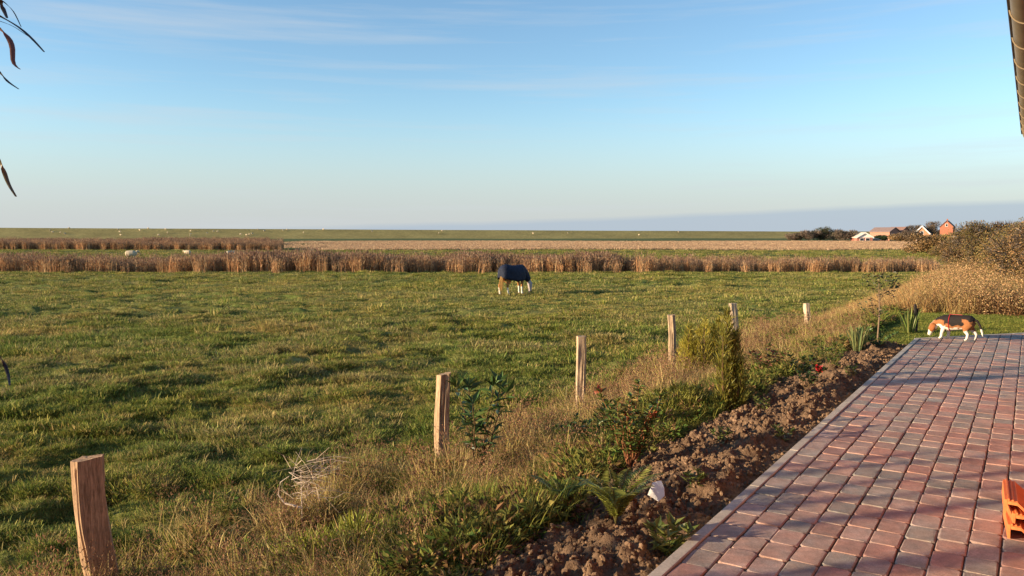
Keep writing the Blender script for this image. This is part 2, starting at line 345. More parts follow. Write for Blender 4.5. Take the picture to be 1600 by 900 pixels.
# ------------------------------------------------------------------ terrace
def paver_mesh(w, l, col, jit):
    """tumbled block, top at z=0, origin at centre; rounded uneven top edge"""
    b = MB(); c = .014
    def ring(ix, iy, z, cut):
        x, y = w / 2 - ix, l / 2 - iy
        P = [(x - cut, -y), (x, -y + cut), (x, y - cut), (x - cut, y), (-x + cut, y), (-x, y - cut), (-x, -y + cut), (-x + cut, -y)]
        return [(a + rnd.uniform(-jit, jit), e + rnd.uniform(-jit, jit), z + rnd.uniform(-jit, jit) * .4) for a, e in P]
    V = ring(.001, .001, -.06, .006) + ring(0, 0, -.006, .013) + ring(.006, .004, -.0008, .015)
    F = [tuple(range(16, 24))]
    for q in range(2):
        for k in range(8): F.append((q * 8 + k, q * 8 + (k + 1) % 8, q * 8 + 8 + (k + 1) % 8, q * 8 + 8 + k))
    b.add(V, F, col); return b
def terrace():
    base = MB(); S0, S1 = KERB, .45; T0 = -3.0
    c = [TS(T0, S0, -.011), TS(T0, S1, -.011), TS(t_end(S1), S1, -.011), TS(t_end(S0), S0, -.011)]
    lo = [p - Vector((0, 0, .2)) for p in c]
    base.add([tuple(p) for p in c + lo], [(0, 1, 2, 3), (0, 4, 5, 1), (1, 5, 6, 2), (2, 6, 7, 3), (3, 7, 4, 0)])
    pt = base.build('patio', M_joint); tag(pt, label='terrace of red and grey tumbled concrete paving stones', kind='structure')
    tones = [(.36, .205, .155), (.33, .175, .135), (.385, .235, .18), (.32, .21, .17), (.31, .225, .18), (.29, .22, .178), (.265, .21, .172), (.365, .215, .165), (.34, .23, .185), (.345, .175, .13), (.35, .22, .17)]
    lens = [.205, .205, .212, .197, .175]
    var = {}
    stones = []
    w = .1395; s = S0 + .006 + w / 2; ci = 0
    while s + w / 2 < S1 - .0:
        t = T0 + rnd.uniform(0, .2)
        while True:
            li = rnd.choice([0, 0, 1, 2, 2, 3, 4]); l = lens[li]
            tc_ = t + l / 2
            if tc_ > t_end(s) + .1: break
            stones.append((tc_, s + rnd.uniform(-.002, .002), li, rnd.randrange(30)))
            t += l + rnd.uniform(.003, .006)
        s += w + .0065; ci += 1
    def vmesh(li, v):
        if (li, v) not in var:
            col = np.array(tones[v % len(tones)]) * (1 + .12 * rnd.uniform(-1, 1)) * 1.0
            var[(li, v)] = paver_mesh(w, lens[li] - .001, col, .0028)
        return var[(li, v)]
    # the 300 stones that show largest become pieces of their own
    def vis(q):
        p = TS(q[0], q[1], 0)
        if p.y < 2.5: return -1
        px = 800 + FPX * p.x / p.y; py = HORIZON + FPX * EYE / p.y
        return 1 / p.y if (-20 < px < 1622 and py < 925) else -1
    order = sorted(range(len(stones)), key=lambda i: -vis(stones[i])); single = set(i for i in order[:300] if vis(stones[i]) > 0)
    mc = {}; rest = MB()
    for i, (t, s, li, v) in enumerate(stones):
        b = vmesh(li, v); p = TS(t, s, rnd.uniform(-.002, .002)); rz = -AZ + rnd.uniform(-.012, .012) + (math.pi if rnd.random() < .5 else 0)
        tilt = (rnd.uniform(-.01, .01), rnd.uniform(-.01, .01))
        if i in single:
            if (li, v) not in mc: mc[(li, v)] = b.mesh('paver')
            o = obj('paver', mc[(li, v)], M_paver, pt, p); o.rotation_euler = (tilt[0], tilt[1], rz)
        else:
            if t - lens[li] / 2 > t_end(s) - .03: continue
            Mx = Matrix.Rotation(rz, 3, 'Z'); V = np.concatenate(b.V) @ np.array(Mx).T + np.array(p)
            lim = t_end(s) - .02
            sv, tv = st(V[:, 0], V[:, 1]); over = np.maximum(0, tv - (13.6 + 1.24 * (sv + 1.39)) + .03)
            V[:, 0] -= over * SA; V[:, 1] -= over * CA
            rest.add(V, b.F, b.C[0])
    o = rest.build('pavers', M_paver, pt); tag(o, kind='stuff')
    # edging stones
    k = obj('kerb', None); k.location = TS(0, KERB, 0); tag(k, label='narrow concrete kerb between soil bed and terrace', kind='structure')
    t = T0
    def kst(a, b_, wd, h=.006):
        m = MB(); v = Vector(b_) - Vector(a); L = v.length; rz = math.atan2(v.y, v.x)
        x, y = L / 2 - .003, wd / 2; cz = .005
        V = [(-x, -y, -.2), (x, -y, -.2), (x, y, -.2), (-x, y, -.2), (-x, -y, h - cz), (x, -y, h - cz), (x, y, h - cz), (-x, y, h - cz), (-x + .004, -y + cz, h), (x - .004, -y + cz, h), (x - .004, y - cz, h), (-x + .004, y - cz, h)]
        F = [(8, 9, 10, 11)] + [(q + e, q + (e + 1) % 4, q + 4 + (e + 1) % 4, q + 4 + e) for q in (0, 4) for e in range(4)]
        m.add(V, F); c = (Vector(a) + Vector(b_)) / 2
        o = m.build('kerb_stone', M_conc, k, loc=c - k.location); o.rotation_euler = (rnd.uniform(-.006, .006), 0, rz)
    while t < 13.55:
        e = min(t + 1.0, 13.6); kst(TS(t, KERB - .031, rnd.uniform(-.003, .003)), TS(e, KERB - .031, 0), .064); t = e
    s = KERB - .05
    while s < S1:
        e = s + .62; kst(TS(t_end(s) + .02, s, 0), TS(t_end(e) + .02, e, 0), .06); s = e
terrace()

# ------------------------------------------------------------------ soil bed
def soil_height(t, s):
    x = SA * t + CA * s; y = CA * t - SA * s
    e = soil_edge(t); q = (KERB - .05 - s)
    mound = .095 * ss(.0, .55, q) * (1 - .6 * ss(.7, 1.4, q)) - .06
    n = .13 * (fbm(t * 2.4, s * 2.4, 3, 72) - .45) + .14 * (np.abs(fbm(t * 9, s * 9, 3, 73) - .5) * 1.6 - .15) + .09 * (fbm(t * 17, s * 17, 3, 74) - .5)
    k = np.clip((s + 5.4) / 3.7, 0, 1); k = .5 * k + .5 * k * k * (3 - 2 * k)
    return (PAST + .84 * k) * ss(.0, .6, q) + mound + n * ss(-.05, .3, q) - .3 * ss(.0, -.25, s - e) - .035
def soil_bed():
    tt = np.arange(.0, 14.0, .019); sv = np.arange(KERB - .066, KERB - 2.1, -.019)
    Tm, Sm = np.meshgrid(tt, sv, indexing='ij'); t = Tm.ravel(); s = Sm.ravel()
    Z = soil_height(t, s) - .25 * ss(13.2, 13.9, t)
    V = np.stack([SA * t + CA * s, CA * t - SA * s, Z], 1); a, c = len(tt), len(sv)
    i, j = np.meshgrid(np.arange(a - 1), np.arange(c - 1), indexing='ij')
    F = np.stack([i * c + j, i * c + j + 1, (i + 1) * c + j + 1, (i + 1) * c + j], -1).reshape(-1, 4)
    b = MB(); k = fbm(t * 3, s * 3, 3, 75); b.add(V, F.tolist(), mixc((.75, .72, .7), (1.35, 1.3, 1.25), k))
    o = b.build('garden_bed', M_soil, smooth=True); tag(o, kind='structure', label='freshly dug crumbly brown soil bed beside the kerb')
soil_bed()

# ------------------------------------------------------------------ scatter ("stuff") through geometry nodes
def proto_collection(name, meshes, material):
    c = bpy.data.collections.new(name)
    for i, me in enumerate(meshes):
        o = bpy.data.objects.new('%s_%02d' % (name, i), me)
        if not me.materials: me.materials.append(material)
        c.objects.link(o)
    return c
def scatter(name, P, coll, n, scale, label, cat=None, lean=.12, parent=None, idx=None):
    P = np.asarray(P, float); N = len(P)
    me = bpy.data.meshes.new(name); me.from_pydata(P.tolist(), [], [])
    a = me.attributes.new('rot', 'FLOAT_VECTOR', 'POINT')
    rot = np.stack([rng.normal(0, lean, N), rng.normal(0, lean, N), rng.uniform(0, 6.283, N)], 1); a.data.foreach_set('vector', rot.ravel())
    a = me.attributes.new('scl', 'FLOAT_VECTOR', 'POINT'); S = np.asarray(scale, float)
    if S.ndim == 1: S = np.stack([S, S, S], 1)
    a.data.foreach_set('vector', S.ravel())
    a = me.attributes.new('pick', 'INT', 'POINT'); a.data.foreach_set('value', (rng.integers(0, n, N) if idx is None else idx).astype(np.int32))
    o = obj(name, me, None, parent)
    ng = bpy.data.node_groups.new(name, 'GeometryNodeTree')
    ng.interface.new_socket('Geometry', in_out='INPUT', socket_type='NodeSocketGeometry'); ng.interface.new_socket('Geometry', in_out='OUTPUT', socket_type='NodeSocketGeometry')
    nn = ng.nodes; gi = nn.new('NodeGroupInput'); go = nn.new('NodeGroupOutput'); ip = nn.new('GeometryNodeInstanceOnPoints'); ci = nn.new('GeometryNodeCollectionInfo')
    ci.inputs['Collection'].default_value = coll; ci.inputs['Separate Children'].default_value = True; ci.inputs['Reset Children'].default_value = True
    def na(nm, ty):
        q = nn.new('GeometryNodeInputNamedAttribute'); q.data_type = ty; q.inputs['Name'].default_value = nm; return [s_ for s_ in q.outputs if s_.enabled and s_.name == 'Attribute'][0]
    L = ng.links
    L.new(gi.outputs[0], ip.inputs['Points']); L.new(ci.outputs[0], ip.inputs['Instance']); ip.inputs['Pick Instance'].default_value = True
    L.new(na('pick', 'INT'), ip.inputs['Instance Index']); L.new(na('rot', 'FLOAT_VECTOR'), ip.inputs['Rotation']); L.new(na('scl', 'FLOAT_VECTOR'), ip.inputs['Scale'])
    L.new(ip.outputs[0], go.inputs[0])
    md = o.modifiers.new('scatter', 'NODES'); md.node_group = ng
    tag(o, label, cat, kind='stuff'); return o

def tuft(N, r, h, w, cols, lean=(.1, .7), curve=(.2, .9), seg=3):
    b = MB(); a = rng.uniform(0, 6.283, N); q = r * np.sqrt(rng.uniform(0, 1, N))
    pos = np.stack([q * np.cos(a), q * np.sin(a), 0 * a - .01], 1)
    az = a + rng.normal(0, .9, N)
    b.blades(pos, az, rng.uniform(*lean, N), rng.uniform(.5, 1, N) * h, w, rng.uniform(*curve, N), pal(cols, N, .3), seg)
    return b
GREEN = [(.17, .205, .04), (.13, .18, .032), (.215, .23, .05), (.26, .25, .07), (.11, .165, .028)]
YELL = [(.33, .285, .10), (.40, .325, .13), (.26, .25, .065), (.2, .22, .05), (.36, .29, .11), (.24, .18, .075)]
STRAW = [(.54, .41, .17), (.6, .47, .21), (.46, .33, .12), (.38, .25, .1), (.48, .38, .15), (.26, .17, .08), (.3, .27, .07)]
# pasture tufts: 0-3 green, 4-5 yellowish
pm = [tuft(64, .11, .058, .0056, GREEN, (.2, 1.25), (.1, .9)).mesh('t') for _ in range(4)] + [tuft(58, .12, .062, .0052, YELL, (.2, 1.25), (.1, .9)).mesh('t') for _ in range(2)]
C_past = proto_collection('pasture_tuft', pm, M_grass)
pf = [tuft(80, .34, .16, .02, GREEN + YELL[:3], (.2, 1.2), (.1, .8), seg=2).mesh('t') for _ in range(3)] + [tuft(70, .36, .17, .018, YELL + GREEN[:2], (.2, 1.2), (.1, .8), seg=2).mesh('t') for _ in range(2)]
C_far = proto_collection('far_tuft', pf, M_grass)

def sector(d0, d1, dens, px0=-60, px1=1660):
    """random points on the land in view between two depths"""
    A = (d1 ** 2 - d0 ** 2) / 2 * (px1 - px0) / FPX; N = int(A * dens)
    y = np.sqrt(rng.uniform(d0 ** 2, d1 ** 2, N)); px = rng.uniform(px0, px1, N)
    return (px - 800) / FPX * y, y
def on_land(x, y): return np.stack([x, y, ground(x, y)], 1)

def pasture_grass():
    X = []; Y = []; S = []; I = []
    for d0, d1, dens, sc_ in ((3.6, 9, 480, .95), (9, 15, 260, 1.2), (15, 24, 120, 1.6)):
        x, y = sector(d0, d1, dens); s, t = st(x, y)
        ok = (s < -5.1 + .3 * rng.normal(size=len(s)))
        x, y = x[ok], y[ok]
        n = .5 * fbm(x * 1.2, y * 1.2, 3, 33) + .5 * fbm(x * 4.5, y * 5.5, 2, 37); k = rng.uniform(size=len(x)) < .5 + .5 * ss(.36, .6, n)
        x, y, n = x[k], y[k], n[k]
        X.append(x); Y.append(y); S.append(sc_ * (.6 + .85 * ss(.3, .7, n)) * rng.uniform(.7, 1.3, len(x)))
        yl = fbm(x * .45, y * .6, 3, 34) + rng.normal(0, .12, len(x)); I.append(np.where(yl > .56, rng.integers(4, 6, len(x)), rng.integers(0, 4, len(x))))
    # coarse ungrazed tussocks
    x, y = sector(5, 24, 2.2); s, t = st(x, y); n = fbm(x * .7, y * .9, 3, 38); ok = (s < -5.6) & (n > .46); x, y = x[ok], y[ok]
    X.append(x); Y.append(y); S.append(rng.uniform(1.3, 2.4, len(x)) * (1 + .25 * ss(10, 20, y))); I.append(rng.integers(0, 6, len(x)))
    # mown lawn behind the terrace
    t = rng.uniform(13.3, 19, 9000); s = rng.uniform(-4.2, .9, 9000); ok = (t > t_end(s) + .08) & (s > -4.0 + .8 * rng.uniform(size=9000)); t, s = t[ok], s[ok]
    X.append(SA * t + CA * s); Y.append(CA * t - SA * s); S.append(rng.uniform(.5, .8, len(t))); I.append(rng.integers(0, 4, len(t)))
    x = np.concatenate(X); y = np.concatenate(Y)
    scatter('grass', on_land(x, y), C_past, 6, np.concatenate(S), 'short tufted green grass of the near pasture and lawn', 'grass', idx=np.concatenate(I))
    X = []; Y = []; S = []; I = []
    for d0, d1, dens, sc_ in ((22, 34, 20, .7), (34, 53.5, 11, .9), (56, 92, 1.6, 1.25), (92, 132, .8, 1.6)):
        x, y = sector(d0, d1, dens); s, t = st(x, y); ok = (s < -5.0 + .3 * rng.normal(size=len(s))); x, y = x[ok], y[ok]
        n = fbm(x * .5, y * .7, 3, 35); k = rng.uniform(size=len(x)) < .3 + 1.0 * n; x, y, n = x[k], y[k], n[k]
        sc3 = sc_ * rng.uniform(.7, 1.2, len(x)); X.append(x); Y.append(y); S.append(np.stack([sc3, sc3, sc3 * (.45 + .6 * n)], 1))
        yl = fbm(x * .16, y * .3, 3, 36) + rng.normal(0, .1, len(x)); I.append(np.where(yl > .54, rng.integers(3, 5, len(x)), rng.integers(0, 3, len(x))))
    x, y = sector(20, 52, 1.1); s, t = st(x, y); n = fbm(x * .35, y * .6, 3, 39); ok = (s < -5.6) & (n > .45); x, y = x[ok], y[ok]
    q = rng.uniform(.6, 1.1, len(x)); X.append(x); Y.append(y); S.append(np.stack([q, q, q * rng.uniform(1.2, 2.0, len(x))], 1)); I.append(rng.integers(0, 5, len(x)))
    x = np.concatenate(X); y = np.concatenate(Y)
    scatter('grass', on_land(x, y), C_far, 5, np.concatenate(S), 'rough tussock grass of the far pasture before and behind the reeds', 'grass', idx=np.concatenate(I), lean=.05)
pasture_grass()

def rough_verge():
    # tall dry grass and green weeds on the slope between fence and soil
    d1 = [tuft(22, .09, .36, .0056, STRAW, (.05, .8), (.3, 1.4), 4).mesh('t') for _ in range(4)]
    def heads(cols):
        b = tuft(12, .07, .42, .004, cols, (.02, .35), (.1, .5), 4); N = 60
        a = rng.uniform(0, 6.28, N); r = .12 * np.sqrt(rng.uniform(0, 1, N)); z = rng.uniform(.2, .42, N)
        b.leaves(np.stack([r * np.cos(a), r * np.sin(a), z], 1), rng.normal(size=(N, 3)) * .5 + np.array([0, 0, 1]), .022, .009, pal([(.3, .16, .09), (.38, .23, .13), (.24, .13, .08)], N)); return b.mesh('t')
    d1 += [heads(STRAW)] + [tuft(30, .08, .34, .005, STRAW[:3] + [(.3, .28, .06), (.22, .23, .05)], (.1, .8), (.3, 1.2), 4).mesh('t')]
    d1 += [tuft(44, .10, .26, .006, [(.15, .18, .035), (.12, .15, .03), (.2, .2, .04), (.26, .24, .05), (.3, .27, .06)], (.1, .7), (.3, 1.1), 4).mesh('t') for _ in range(3)]     # 6-8 greenish
    def weed(wc):
        b = MB(); N = 60; a = rng.uniform(0, 6.28, N); r = .11 * np.sqrt(rng.uniform(0, 1, N)); z = rng.uniform(0, .14, N)
        dr = np.stack([np.cos(a), np.sin(a), rng.uniform(-.1, .9, N)], 1); b.leaves(np.stack([r * np.cos(a), r * np.sin(a), z], 1), dr, rng.uniform(.035, .075, N), rng.uniform(.015, .03, N), pal(wc, N, .25)); return b.mesh('t')
    d1 += [weed(w_) for w_ in ([(.07, .12, .025), (.1, .15, .03), (.15, .17, .04)], [(.16, .16, .04), (.11, .13, .035), (.24, .2, .06)], [(.24, .13, .06), (.15, .12, .04), (.3, .19, .08), (.12, .07, .04)])]                                                                                              # 9-11
    C = proto_collection('verge_tuft', d1, M_dry)
    t = rng.uniform(2.0, 19.5, 24000); s = rng.uniform(-5.9, KERB - .9, 24000)
    e = soil_edge(t); ok = s < e + .08 + .2 * rng.normal(size=len(s)); t, s = t[ok], s[ok]; e = e[ok]
    x = SA * t + CA * s; y = CA * t - SA * s
    near = fbm(x * .9, y * .9, 3, 44) + rng.normal(0, .1, len(s)); q = (s + 5.8) / 3.2     # 0 fence .. 1 soil
    ok = rng.uniform(size=len(s)) < np.clip((.55 + .35 * ss(0, .3, q)) * np.where(q < .12, .35, 1), 0, 1); x, y, near, q, t = x[ok], y[ok], near[ok], q[ok], t[ok]
    kind = np.where(near > .57 - .05 * np.exp(-((q - .3) / .25) ** 2), rng.integers(0, 6, len(x)), np.where(rng.uniform(size=len(x)) < .45, rng.integers(6, 9, len(x)), rng.integers(9, 12, len(x))))
    sc_ = rng.uniform(.4, 1.1, len(x)) * (.55 + .9 * fbm(x * 1.7, y * 1.7, 2, 47)) * np.where(kind < 6, 1 - .35 * ss(.5, 1, q), .95) * (1 + .25 * ss(8, 14, t))
    P = on_land(x, y)
    scatter('verge_grass', P, C, 12, sc_, 'tall dry straw grass and green weeds on the slope under the fence posts', 'dry grass', idx=kind, lean=.2)
    # bank on the right: taller straw and bramble
    b1 = [tuft(60, .18, .75, .006, STRAW[:4] + [(.5, .3, .13), (.36, .2, .09), (.28, .15, .07)], (.05, .7), (.3, 1.3), 4).mesh('t') for _ in range(4)]
    def bram():
        b = tuft(26, .2, .6, .008, [(.22, .11, .05), (.3, .17, .08), (.16, .09, .05)], (.1, .9), (.3, 1.2), 4); N = 110
        N = 150; p = rng.normal(size=(N, 3)) * np.array([.24, .24, .18]) + np.array([0, 0, .32]); p[:, 2] = np.abs(p[:, 2])
        b.leaves(p, rng.normal(size=(N, 3)), .04, .02, pal([(.42, .26, .13), (.32, .19, .1), (.5, .34, .17), (.22, .17, .07)], N)); return b.mesh('t')
    b1 += [bram() for _ in range(3)]
    Cb = proto_collection('bank_tuft', b1, M_dry)
    T = []; S = []
    for a, b_, dens in ((18.9, 27, 30), (27, 40, 14), (40, 75, 5), (75, 190, 1.2)):
        N = int((b_ - a) * 9 * dens); t = rng.uniform(a, b_, N); s = rng.uniform(-5.4, 3.6, N); T.append(t); S.append(s)
    t = np.concatenate(T); s = np.concatenate(S)
    ok = s > -4.6 + 2.2 * (1 - ss(19, 23, t)) * (fbm(t * .8, s * .0, 2, 3)) - .6 * ss(30, 60, t) + .4 * rng.normal(size=len(s)); t, s = t[ok], s[ok]
    x = SA * t + CA * s; y = CA * t - SA * s
    kind = np.where((fbm(x * .6, y * .6, 3, 46) + .25 * (1 - ss(-4.6, -1.5, s)) > .52 + rng.normal(0, .05, len(x))), rng.integers(0, 4, len(x)), rng.integers(4, 7, len(x)))
    sc_ = rng.uniform(.55, 1.1, len(x)) * (.55 + .6 * ss(-4.6, -1.5, s)) * (1 + .5 * ss(40, 120, t))
    scatter('bank_grass', on_land(x, y), Cb, 7, sc_, 'thick tawny dry grass and bramble on the bank beside the lawn', 'dry grass', idx=kind, lean=.15)
rough_verge()

def reeds():
    def clump(cols, h):
        b = MB(); N = 22; a = rng.uniform(0, 6.28, N); r = .4 * np.sqrt(rng.uniform(0, 1, N)); pos = np.stack([r * np.cos(a), r * np.sin(a), 0 * a - .1], 1)
        Hh = rng.uniform(.6, 1, N) * h; az = rng.uniform(0, 6.28, N); c = pal(cols, N, .2)
        b.blades(pos, az, rng.uniform(0, .12, N), Hh, .03, rng.uniform(0, .25, N), c, 3)
        K = 3; pp = np.repeat(pos, K, 0) + np.array([0, 0, 1.0]) * (np.repeat(Hh, K) * rng.uniform(.25, .8, N * K))[:, None]
        b.blades(pp, rng.uniform(0, 6.28, N * K), rng.uniform(.2, .7, N * K), rng.uniform(.2, .42, N * K), .026, rng.uniform(.3, 1.1, N * K), pal(cols, N * K, .2), 2)
        top = pos + np.array([0, 0, 1.0]) * (Hh * .97)[:, None]; top[:, :2] += .06 * np.stack([np.cos(az), np.sin(az)], 1)
        b.leaves(top, rng.normal(size=(N, 3)) * .3 + np.array([0, 0, 1]), .2, .05, pal([(.30, .19, .12), (.36, .25, .16), (.22, .13, .09)], N)); return b.mesh('t')
    cols = [(.5, .3, .15), (.42, .23, .115), (.56, .39, .21), (.35, .18, .09), (.46, .26, .13)]
    C = proto_collection('reed_clump', [clump(cols, 1.35) for _ in range(5)], M_dry)
    N = 5200; px = rng.uniform(-80, 1470, N); y = 54.6 + rng.normal(0, 1.3, N); x = (px - 800) / FPX * y; y = y + .01 * x
    k = fbm(x * .35, y * .35, 3, 50); ok = rng.uniform(size=N) < .35 + .9 * k; x, y, k = x[ok], y[ok], k[ok]
    P = on_land(x, y); sc_ = rng.uniform(.75, 1.1, len(x)) * (.55 + .75 * k) * (1 - .25 * ss(8, 24, x)); scatter('reeds', P, C, 5, sc_, 'rust brown reed bed along the ditch behind the pony', 'reeds', lean=.06)
    # second reed belt on the left, farther off
    N = 2600; px = rng.uniform(-60, 440, N); y = rng.uniform(126, 141, N); x = (px - 800) / FPX * y
    N2 = 2200; px2 = rng.uniform(-60, 420, N2); y2 = rng.uniform(176, 190, N2); x = np.concatenate([x, (px2 - 800) / FPX * y2]); y = np.concatenate([y, y2])
    k = fbm(x * .1, y * .2, 3, 51); scatter('reeds', on_land(x, y), C, 5, rng.uniform(.8, 1.25, len(x)) * (.5 + k), 'dark far reed belt across the left of the meadows below the dike', 'reeds', lean=.06)
    # stubble field
    st_ = [tuft(60, .8, .42, .05, [(.44, .31, .19), (.37, .24, .15), (.5, .37, .23), (.32, .19, .13)], (0, .3), (0, .3), 2).mesh('t') for _ in range(3)]
    Cs = proto_collection('stubble_clump', st_, M_dry)
    N = 26000; y = rng.uniform(128, 272, N); px = rng.uniform(430, 1440, N); x = (px - 800) / FPX * y; s, t = st(x, y)
    ok = (s < -5.5) & (rng.uniform(size=N) < ss(430, 640, px + 120 * (fbm(x * .05, y * .05, 2, 5) - .5))); x, y = x[ok], y[ok]
    P = on_land(x, y); scatter('stubble', P, Cs, 3, rng.uniform(.7, 1.1, len(x)), 'pale stubble field between the reeds and the dike', 'stubble', lean=.03)
reeds()

def clods():
    ms = []
    for i in range(5):
        bm = bmesh.new(); bmesh.ops.create_icosphere(bm, subdivisions=2, radius=1)
        for v in bm.verts:
            f = .75 + .5 * float(fbm(np.array([v.co.x * 1.6 + i * 7]), np.array([v.co.y * 1.6 + v.co.z * 2.3]), 3, 80 + i)[0]); f *= 1 + rnd.uniform(-.08, .08)
            v.co *= f * (1 + rnd.uniform(-.16, .16)); v.co.z *= .7
        b = MB(); bm.verts.ensure_lookup_table(); V = [tuple(v.co) for v in bm.verts]; F = [[v.index for v in f.verts] for f in bm.faces]; bm.free()
        b.add(V, F, np.array([1.25, 1.2, 1.15]) * rnd.uniform(.85, 1.25)); ms.append(b.mesh('t'))
    C = proto_collection('soil_clod', ms, M_soil)
    N = 52000; t = rng.uniform(1.5, 13.4, N); s = rng.uniform(KERB - 1.75, KERB - .1, N); e = soil_edge(t); k = fbm(t * 1.5, s * 1.5, 3, 81)
    ok = (s > e - .03) & (rng.uniform(size=N) < .25 + 1.1 * ss(.35, .65, k)); t, s = t[ok], s[ok]
    r = .0025 + .017 * rng.uniform(size=len(t)) ** 4; z = soil_height(t, s) + r * .3
    scatter('soil_clods', np.stack([SA * t + CA * s, CA * t - SA * s, z], 1), C, 5, r, 'loose brown soil clods lying in the garden bed', 'soil', lean=1.5)
clods()

# ------------------------------------------------------------------ fence posts
def fence_post(px_top, py_top, px_base, d, wid, label, sides, tone, cut=.0, seed=0, poly=None):
    g = pix(px_base, 600, d=d); x0, y0 = g.x, g.y; zb = gz(x0, y0) - .15; tp = pix(px_top, py_top, d=d)
    b = MB(); r_ = random.Random(seed); n = 40; lv = 26
    h = tp.z - zb; V = []; C = []
    corner = [(2 * math.pi * k / sides + r_.uniform(-.25, .25) + .5, wid / 2 * r_.uniform(.92, 1.12)) for k in range(sides)]
    cp = [(q * math.cos(a), q * math.sin(a)) for a, q in corner]
    if poly: cp = [(a * wid, c * wid) for a, c in poly]; sides = len(cp)
    pts = []
    for k in range(sides):
        a, c = cp[k], cp[(k + 1) % sides]; m_ = n // sides
        for e in range(m_): pts.append((a[0] + (c[0] - a[0]) * e / m_, a[1] + (c[1] - a[1]) * e / m_))
    n = len(pts)
    cr = [(r_.randrange(n), r_.uniform(0, .7), r_.uniform(.3, 1.0)) for _ in range(5)]
    for i in range(lv):
        f = i / (lv - 1); z = h * f; bx = (tp.x - x0) * f + .012 * math.sin(f * 5 + seed); by = .008 * math.sin(f * 4 + 2 * seed)
        for k, (ax, ay) in enumerate(pts):
            q = 1 + .17 * (float(vn(np.array([k * .45 + seed * 9]), np.array([f * 5.0]), 90)[0]) - .5) - .05 * f
            for (ck, f0, f1) in cr:
                if k == ck and f0 < f < f1: q -= .16
            zz = z + (cut * ax / wid + .006 * (float(vn(np.array([k * .6]), np.array([seed * 3.0]), 91)[0]) - .5) if i == lv - 1 else 0)
            V.append((x0 + bx + ax * q, y0 + by + ay * q, zb + zz)); C.append(np.array(tone) * (1 + .25 * (float(vn(np.array([k * .5]), np.array([f * 2.0]), 92 + seed)[0]) - .5)))
    F = [(i * n + k, i * n + (k + 1) % n, (i + 1) * n + (k + 1) % n, (i + 1) * n + k) for i in range(lv - 1) for k in range(n)]
    V.append((x0 + bx, y0 + by, zb + h - .004)); C.append(np.array(tone) * .9); c = len(V) - 1
    F += [((lv - 1) * n + k, (lv - 1) * n + (k + 1) % n, c) for k in range(n)]
    b.add(np.array(V) - np.array([x0, y0, zb]), F, np.array(C))
    o = b.build('fence_post', M_wood, loc=(x0, y0, zb)); tag(o, label, 'fence post', 'split oak posts along the pasture edge')
    return o
fence_post(138, 716, 152, 5.1, .215, 'thick squared oak fence post with a flat sawn top', 4, (.37, .235, .14), .02, 1, [(-.50, -.14), (-.14, -.36), (.46, .04), (.3, .42), (-.36, .34)])
fence_post(693, 584, 692, 8.2, .165, 'rough split fence post standing next to the dark laurel shrub', 5, (.36, .245, .15), .03, 2)
fence_post(907, 525, 910, 10.7, .15, 'pale cracked fence post rising from dry grass between laurel and golden conifer', 5, (.41, .30, .195), 0, 3)
fence_post(1048, 492, 1052, 13.4, .15, 'slim round fence post close beside the bushy golden conifer', 6, (.39, .28, .18), .01, 4)
fence_post(1146, 474, 1147, 16.2, .165, 'pale grey fence post behind the tall upright conifer', 5, (.44, .34, .235), 0, 5)
fence_post(1261, 474, 1261, 19.0, .16, 'short looking fence post half sunk in straw farthest along the fence', 5, (.48, .37, .26), 0, 6)

# ------------------------------------------------------------------ garden plants
def rosette_dirs(N, up=(.0, .8)):
    a = rng.uniform(0, 6.283, N); return np.stack([np.cos(a), np.sin(a), rng.uniform(*up, N)], 1)
def shrub(name, label, cat, p, stems, h, spread, leaf, lw, nper, cols, material=None, stemcol=(.12, .08, .04), lean=.5, tipbias=.25, whorl=False, flower=None):
    """woody shrub: stems with side shoots, leaves set along them"""
    root = empty(name, p); sb = MB(); lb = MB(); fl = MB(); nf = 0
    for i in range(stems):
        a = 2 * math.pi * i / stems + rnd.uniform(-.5, .5); r0 = .03 * rnd.random(); hh = h * rnd.uniform(.65, 1.0)
        k = np.linspace(0, 1, 8); out = spread * rnd.uniform(.4, 1)
        path = np.stack([r0 * math.cos(a) + out * k ** 1.3 * math.cos(a), r0 * math.sin(a) + out * k ** 1.3 * math.sin(a), hh * k - .03], 1) + rng.normal(0, .008, (8, 3))
        sb.tube(path, np.linspace(.007, .0025, 8) * (h / .7), 5, stemcol)
        q = rng.uniform(tipbias, 1.0, nper); q = np.concatenate([q, np.full(6, .99)]); N = len(q)
        pos = np.stack([np.interp(q, k, path[:, c]) for c in range(3)], 1); dr = rosette_dirs(N, (.05, .9)); dr[-6:, 2] += .6
        L = leaf * rng.uniform(.65, 1.1, N); lb.leaves(pos, dr, L, L * lw, pal(cols, N, .15), .18, jit=.25)
        if flower and i % flower[2] == 0:
            tip = path[-1]; m = flower[1]; fl = MB(); fl.leaves(np.tile(tip, (m, 1)) + rng.normal(0, .012, (m, 3)), rng.normal(size=(m, 3)) + np.array([0, 0, .6]), .04, .034, pal(flower[0], m, .12)); fl.build('flower', M_leaf, root)
    sb.build('stem', M_twig, root); lb.build('foliage', material or M_gloss, root)
    return tag(root, label, cat)
def at(px, py, dz=0.0):
    """walk along the pixel's ray to the land"""
    v = pix(px, py, d=1.0) - Vector((0, 0, EYE)); d = 2.0
    while d < 60:
        p = Vector((0, 0, EYE)) + v * d; s_, t_ = st(p.x, p.y)
        g = gz(p.x, p.y)
        if KERB - 2 < s_ < KERB - .06 and 0 < t_ < 13.8: g = max(g, float(soil_height(np.array([t_]), np.array([s_]))[0]))
        if p.z <= g: return Vector((p.x, p.y, g + dz))
        d += .02
    return p
